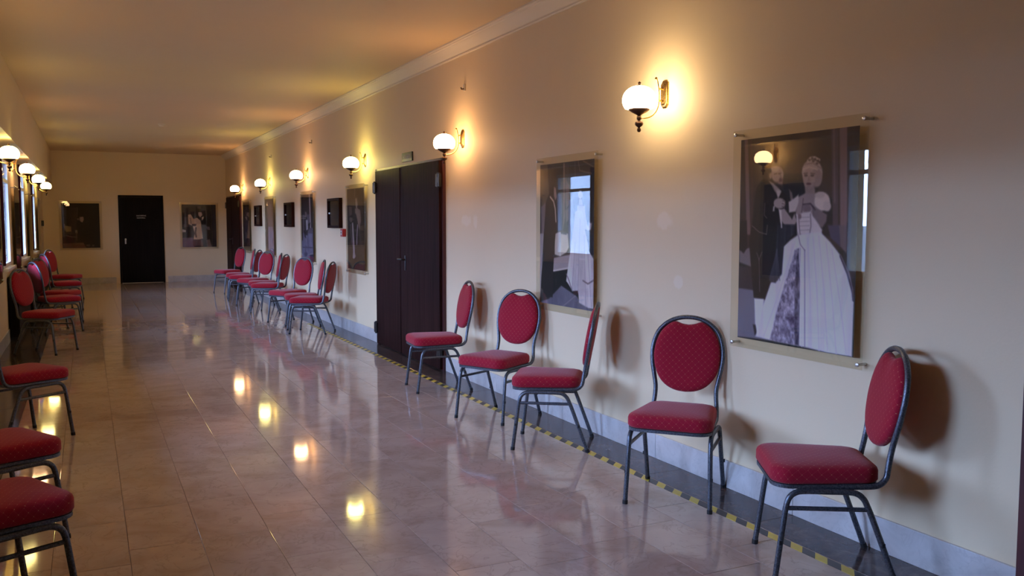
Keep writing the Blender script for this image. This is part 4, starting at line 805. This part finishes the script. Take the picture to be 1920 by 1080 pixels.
PY = [(3.281, P1, 240, 312, 'largest poster, woman in a white ball gown beside a man in dark coat'),
      (5.546, P2, 170, 222, 'poster of a pale gowned woman and dark suited man, right wall'),
      (11.03, P3, 90, 118, 'brownish photo poster just left of the double door'),
      (13.78, P4, 80, 104, 'violet grey photo poster between two dark wall cabinets, left of the red box'),
      (16.90, P5, 70, 92, 'photo poster with pale violet lower half, second from the far end of the right wall'),
      (19.57, P6, 60, 80, 'dark photo poster beside the far door on the right wall')]
PZ = 1.358
for i, (y, items, W_, H_, lab) in enumerate(PY):
    poster((XR, y, PZ), PI, print_mesh(items, W_, H_, i + 1), lab, 'posters on the right wall')
PE1, PE2 = print_mesh(P7, 80, 104, 11, 1.7), print_mesh(P8, 80, 104, 12, 1.5)
poster((-0.115, Y1, PZ + 0.005), -PI / 2, PE1, 'very dark photo poster left of the black door in the end wall', 'posters on the end wall')
poster((2.478, Y1, PZ - 0.003), -PI / 2, PE2, 'photo poster of a pale dressed couple right of the black end door', 'posters on the end wall')
PL = [print_mesh(P6, 50, 66, 21), print_mesh(P7, 50, 66, 22)]
for i, (y, lab) in enumerate(((7.55, 'dark poster on the left wall opposite the double door'), (10.69, 'dark poster under the largest looking left globe lamp'), (13.83, 'dark poster between the first and second visible left windows'), (16.97, 'dark poster between the second and third left windows'), (20.11, 'dark poster after the farthest left window'))):
    poster((XL, y, PZ), 0, PL[i % 2], lab, 'posters on the left wall')

# ------------------------------------------------------------------ small wall things
def cabinet(y, label):
    root = tag(empty('wall_cabinet', (XR, y, 1.57), PI), label, 'cabinet', 'dark wall cabinets on the right wall')
    w_, h_ = 0.325, 0.205
    f = MB()
    f.box(0, 0.05, -w_, -w_ + 0.035, -h_, h_); f.box(0, 0.05, w_ - 0.035, w_, -h_, h_)
    f.box(0, 0.05, -w_ + 0.035, w_ - 0.035, -h_, -h_ + 0.035); f.box(0, 0.05, -w_ + 0.035, w_ - 0.035, h_ - 0.035, h_)
    f.build('frame', M['door'], root)
    d = MB().box(0.004, 0.03, -w_ + 0.036, w_ - 0.036, -h_ + 0.036, h_ - 0.036, 0.002).build('cabinet_door', M['black_glass'], root)
    for zz in (-0.09, 0.09):
        MB().box(0.030, 0.040, w_ - 0.075, w_ - 0.045, zz - 0.02, zz + 0.02, 0.002).build('hinge', M['steel'], d)
    MB().lathe([(0.001, -0.012), (0.010, -0.01), (0.010, 0.01), (0.001, 0.012)], (0.036, -w_ + 0.08), 10).build('latch', M['steel'], d)
    return root
cabinet(12.14, 'dark framed wall cabinet nearest the double door'); cabinet(15.20, 'dark framed wall cabinet in the middle of three'); cabinet(18.21, 'dark framed wall cabinet farthest down the right wall')
fa = tag(empty('fire_alarm_button', (XR, 11.70, 1.305), PI), 'small red call point box below the nearest dark wall cabinet', 'alarm')
MB().box(0, 0.05, -0.055, 0.055, -0.052, 0.052, 0.004).build('housing', M['red'], fa)
MB().box(0.05, 0.053, -0.030, 0.030, -0.028, 0.028, 0.001).build('push_plate', M['pale'], fa)
MB().lathe([(0.001, -0.002), (0.011, -0.002), (0.011, 0.002), (0.001, 0.002)], (0.0, 0), 12).build('push_button', M['black'], fa).matrix_local = Matrix.Translation((0.0545, 0, 0)) @ Matrix.Rotation(PI / 2, 4, 'Y')
sd = tag(empty('smoke_detector', (1.178, 15.92, ZC)), 'small round smoke detector on the ceiling', 'detector')
MB().lathe([(0.055, 0), (0.055, -0.012), (0.05, -0.018)], n=24).build('base', M['trim'], sd, smooth=True)
MB().lathe([(0.042, -0.018), (0.042, -0.034), (0.03, -0.044), (0.01, -0.046)], n=24).build('sensor_head', M['trim'], sd, smooth=True)
for (y, lab) in ((7.50, 'tiny wall bracket above the lamp right of the double door'), (13.55, 'tiny wall bracket above the third lamp from the far end'), (16.82, 'tiny wall bracket above the second lamp from the far end')):
    hk = tag(empty('wall_bracket', (XR, y, 2.66), PI), lab, 'bracket', 'tiny brackets above the right lamps')
    MB().box(0, 0.012, -0.018, 0.018, -0.03, 0.03, 0.003).build('plate', M['dust'], hk)
    MB().tube([(0.012, 0, -0.012), (0.035, 0, -0.016), (0.04, 0, 0.0)], 0.006, 8).build('peg', M['bronze'], hk)
wb = tag(empty('wall_thermostat', (XL, 21.95, 1.42)), 'small black box on the left wall near the far corner', 'switch box')
MB().box(0, 0.05, -0.05, 0.05, -0.06, 0.06, 0.004).build('housing', M['black'], wb)
MB().box(0.05, 0.053, -0.03, 0.03, -0.035, 0.035, 0.001).build('front_plate', M['black_glass'], wb)

# long dark low cabinets below and between the left windows
def console(y, label):
    root = tag(empty('low_cabinet', (XL, y, 0)), label, 'cabinet', 'dark low cabinets along the left wall')
    MB().box(0.016, 0.126, -1.20, 1.20, 0.755, 0.785, 0.003).build('cabinet_top', M['black_glass'], root)
    MB().box(0.016, 0.112, -1.18, 1.18, 0.05, 0.755, 0.003).build('body', M['door_black'], root)
    for k_ in range(4):
        a_ = -1.175 + k_ * 0.588
        d = MB().box(0.112, 0.120, a_, a_ + 0.582, 0.07, 0.74, 0.002).build('cabinet_door', M['door_black'], root)
        MB().box(0.120, 0.126, a_ + 0.52, a_ + 0.535, 0.42, 0.52, 0.002).build('handle', M['bronze'], d)
    MB().box(0.016, 0.10, -1.15, 1.15, 0.0, 0.05).build('plinth', M['black'], root)
console(13.42, 'dark low cabinet behind the full oval back chair on the left'); console(16.56, 'second dark low cabinet along the left wall, behind the far chairs'); console(19.7, 'last dark low cabinet along the left wall near the far corner')

# ------------------------------------------------------------------ banquet chair (front = +x)
def lean(z):
    return -0.238 - (z - 0.46) * 0.175 if z > 0.46 else -0.238
def make_chair():
    root = empty('banquet_chair')
    # seat cushion
    def outline(ins, n=9):
        xf, xr, yf, yr, rc = 0.222 - ins, -0.215 + ins, 0.218 - ins, 0.188 - ins, 0.075 - ins * 0.5
        cs = [((xf - rc, yf - rc), 0), ((xr + rc, yr - rc), PI / 2), ((xr + rc, -yr + rc), PI), ((xf - rc, -yf + rc), 1.5 * PI)]
        pts = []
        for (cx_, cy_), a0 in cs:
            for k_ in range(n):
                a = a0 + k_ / (n - 1) * PI / 2
                pts.append((cx_ + rc * math.cos(a), cy_ + rc * math.sin(a)))
        return pts
    prof = [(0.02, 0.400), (0.006, 0.403), (0.0, 0.412), (0.0, 0.446), (0.004, 0.458), (0.014, 0.467), (0.035, 0.473), (0.08, 0.478), (0.14, 0.480)]
    rings = [[(x, y, z) for x, y in outline(ins)] for ins, z in prof]
    MB().loops(rings).build('seat', M['fabric_seat'], root, smooth=True, angle=60)
    # rim rail around the underside of the seat
    o1, o2 = outline(0.004), outline(0.03)
    n = len(o1); m = MB()
    m.add([(x, y, 0.385) for x, y in o1] + [(x, y, 0.400) for x, y in o1] + [(x, y, 0.400) for x, y in o2] + [(x, y, 0.385) for x, y in o2],
          [(a * n + k_, a * n + (k_ + 1) % n, ((a + 1) % 4) * n + (k_ + 1) % n, ((a + 1) % 4) * n + k_) for a in range(4) for k_ in range(n)])
    m.build('seat_frame', M['tube'], root, smooth=True, angle=50)
    # back frame: one bent tube from the seat rails up around the balloon back
    half = [(0.12, 0.193, 0.390), (-0.02, 0.188, 0.390), (-0.15, 0.182, 0.391), (-0.200, 0.178, 0.397), (-0.229, 0.174, 0.422), (lean(0.46), 0.171, 0.46)]
    for z, wd in ((0.50, 0.167), (0.545, 0.167), (0.60, 0.177), (0.66, 0.189), (0.72, 0.194), (0.78, 0.188), (0.84, 0.166), (0.880, 0.131), (0.906, 0.090), (0.920, 0.045)):
        half.append((lean(z), wd, z))
    full = half + [(lean(0.924), 0, 0.924)] + [(x, -y, z) for x, y, z in reversed(half)]
    MB().tube(smooth_path(full, 4), 0.0122, 10).build('back_frame', M['tube'], root, smooth=True, angle=60)
    # backrest cushion, dipped at the top to leave a hand hold
    side = [(0.0, 0.520), (0.05, 0.525), (0.10, 0.545), (0.14, 0.580), (0.168, 0.630), (0.181, 0.690), (0.182, 0.735), (0.172, 0.790), (0.150, 0.840), (0.122, 0.872), (0.095, 0.892), (0.078, 0.899), (0.062, 0.898), (0.034, 0.888), (0.0, 0.883)]
    sm = [Vector((a, b, 0)) for a, b in side]
    sp_ = smooth_path(sm, 3)
    ring2 = [(p.x, p.y) for p in sp_] + [(-p.x, p.y) for p in reversed(sp_[1:-1])]
    def br(sc, dx):
        return [(lean(0.70 + (z - 0.70) * sc) + dx, y * sc, 0.70 + (z - 0.70) * sc) for y, z in ring2]
    MB().loops([br(0.55, -0.016), br(0.85, -0.015), br(0.96, -0.012), br(1.0, -0.004), br(1.0, 0.010), br(0.975, 0.020), br(0.92, 0.027), br(0.80, 0.032), br(0.55, 0.035)]).build('backrest', M['fabric_back'], root, smooth=True, angle=70)
    # legs, side stretchers, rubber feet
    for s_ in (1, -1):
        fl = smooth_path([(0.0, s_ * 0.205, 0.374), (0.08, s_ * 0.205, 0.374), (0.122, s_ * 0.206, 0.370), (0.150, s_ * 0.207, 0.352), (0.164, s_ * 0.208, 0.318), (0.176, s_ * 0.210, 0.24), (0.205, s_ * 0.216, 0.012)], 4)
        a = MB().tube(fl, 0.0122, 10).build('leg', M['tube'], root, smooth=True, angle=60)
        rl = smooth_path([(0.0, s_ * 0.205, 0.374), (-0.07, s_ * 0.205, 0.374), (-0.108, s_ * 0.205, 0.369), (-0.134, s_ * 0.205, 0.350), (-0.152, s_ * 0.205, 0.318), (-0.185, s_ * 0.206, 0.235), (-0.268, s_ * 0.210, 0.012)], 4)
        b = MB().tube(rl, 0.0122, 10).build('leg', M['tube'], root, smooth=True, angle=60)
        MB().tube([(0.2045, s_ * 0.2155, 0.020), (0.2065, s_ * 0.216, 0.0)], 0.0138, 10).build('rubber_foot', M['rubber'], a)
        MB().tube([(-0.265, s_ * 0.2098, 0.020), (-0.2725, s_ * 0.210, 0.0)], 0.0138, 10).build('rubber_foot', M['rubber'], b)
        MB().tube([(0.166, s_ * 0.208, 0.304), (-0.156, s_ * 0.205, 0.304)], 0.0095, 8).build('stretcher', M['tube'], root, smooth=True)
        for leg_o, (bx_, bz_) in ((a, (0.186, 0.165)), (b, (-0.214, 0.165))):
            MB().box(bx_ - 0.006, bx_ + 0.006, s_ * 0.209 - 0.004, s_ * 0.209 + 0.004 , bz_ - 0.008, bz_ + 0.008).build('stack_bumper', M['rubber'], leg_o).location = (0, s_ * 0.012, 0)
    return root
chairs = [
    # right row, near group
    (2.746, 2.757, 149.3, 'large sideways red chair in the lower right corner, nearest on the right', 'near red chairs along the right wall'),
    (2.757, 3.760, 222.4, 'red chair facing the camera, left of the largest poster', 'near red chairs along the right wall'),
    (2.697, 5.068, 145.5, 'red chair with its back seen edge on, below the second poster', 'near red chairs along the right wall'),
    (2.712, 5.930, 207.9, 'red chair facing the camera between the edge-on chair and the door chair', 'near red chairs along the right wall'),
    (2.706, 7.205, 174.0, 'red chair in front of the right jamb of the double door', 'near red chairs along the right wall'),
    # right row, far group
    (2.610, 11.58, 149.0, 'front red chair of the far right group, seen from behind', 'far red chairs along the right wall'),
    (2.620, 12.12, 172.0, 'red chair close behind the front chair of the far right group', 'far red chairs along the right wall'),
    (2.600, 12.88, 209.0, 'nearest of the red chairs in the far right group that face the camera', 'far red chairs along the right wall'),
    (2.600, 14.50, 148.0, 'dark backed red chair in the middle of the far right group, seen from behind', 'far red chairs along the right wall'),
    (2.610, 15.06, 172.0, 'red chair mostly hidden behind the dark backed middle chair of the far right group', 'far red chairs along the right wall'),
    (2.590, 15.80, 209.0, 'middle one of the camera facing red chairs in the far right group', 'far red chairs along the right wall'),
    (2.600, 16.95, 149.0, 'narrow looking dark backed chair third from the far end on the right', 'far red chairs along the right wall'),
    (2.600, 17.60, 173.0, 'narrow looking red chair second from the far end on the right', 'far red chairs along the right wall'),
    (2.586, 18.87, 201.0, 'red chair in front of the far dark door, last of the right row', 'far red chairs along the right wall'),
    # left row
    (-0.344, 3.606, 27.0, 'red chair seat at the lower left corner, nearest on the left', 'red chairs along the left wall'),
    (-0.410, 4.550, 30.0, 'red chair second from the lower left corner, only its seat in view', 'red chairs along the left wall'),
    (-0.420, 6.714, 35.0, 'red chair third from the lower left corner with one back tube in view', 'red chairs along the left wall'),
    (-0.420, 11.03, -28.5, 'red chair with full oval back in view in front of the left window', 'red chairs along the left wall'),
    (-0.365, 13.15, 25.0, 'red chair right behind the full oval back chair on the left, seen from behind', 'red chairs along the left wall'),
    (-0.370, 14.15, -28.0, 'red chair third from the far end of the left row, turned to the camera', 'red chairs along the left wall'),
    (-0.365, 16.35, 22.0, 'red chair second from the far end of the left row, seen from behind', 'red chairs along the left wall'),
    (-0.370, 18.45, -26.0, 'last red chair of the left row near the end wall', 'red chairs along the left wall'),
]
proto = make_chair()
for i, (x, y, a, lab, grp) in enumerate(chairs):
    o = proto if i == len(chairs) else copy_tree(proto)
    o.location = (x, y, 0); o.rotation_euler = (0, 0, math.radians(a))
    tag(o, lab, 'chair', grp)
for ch in list(proto.children_recursive) + [proto]:
    bpy.data.objects.remove(ch)
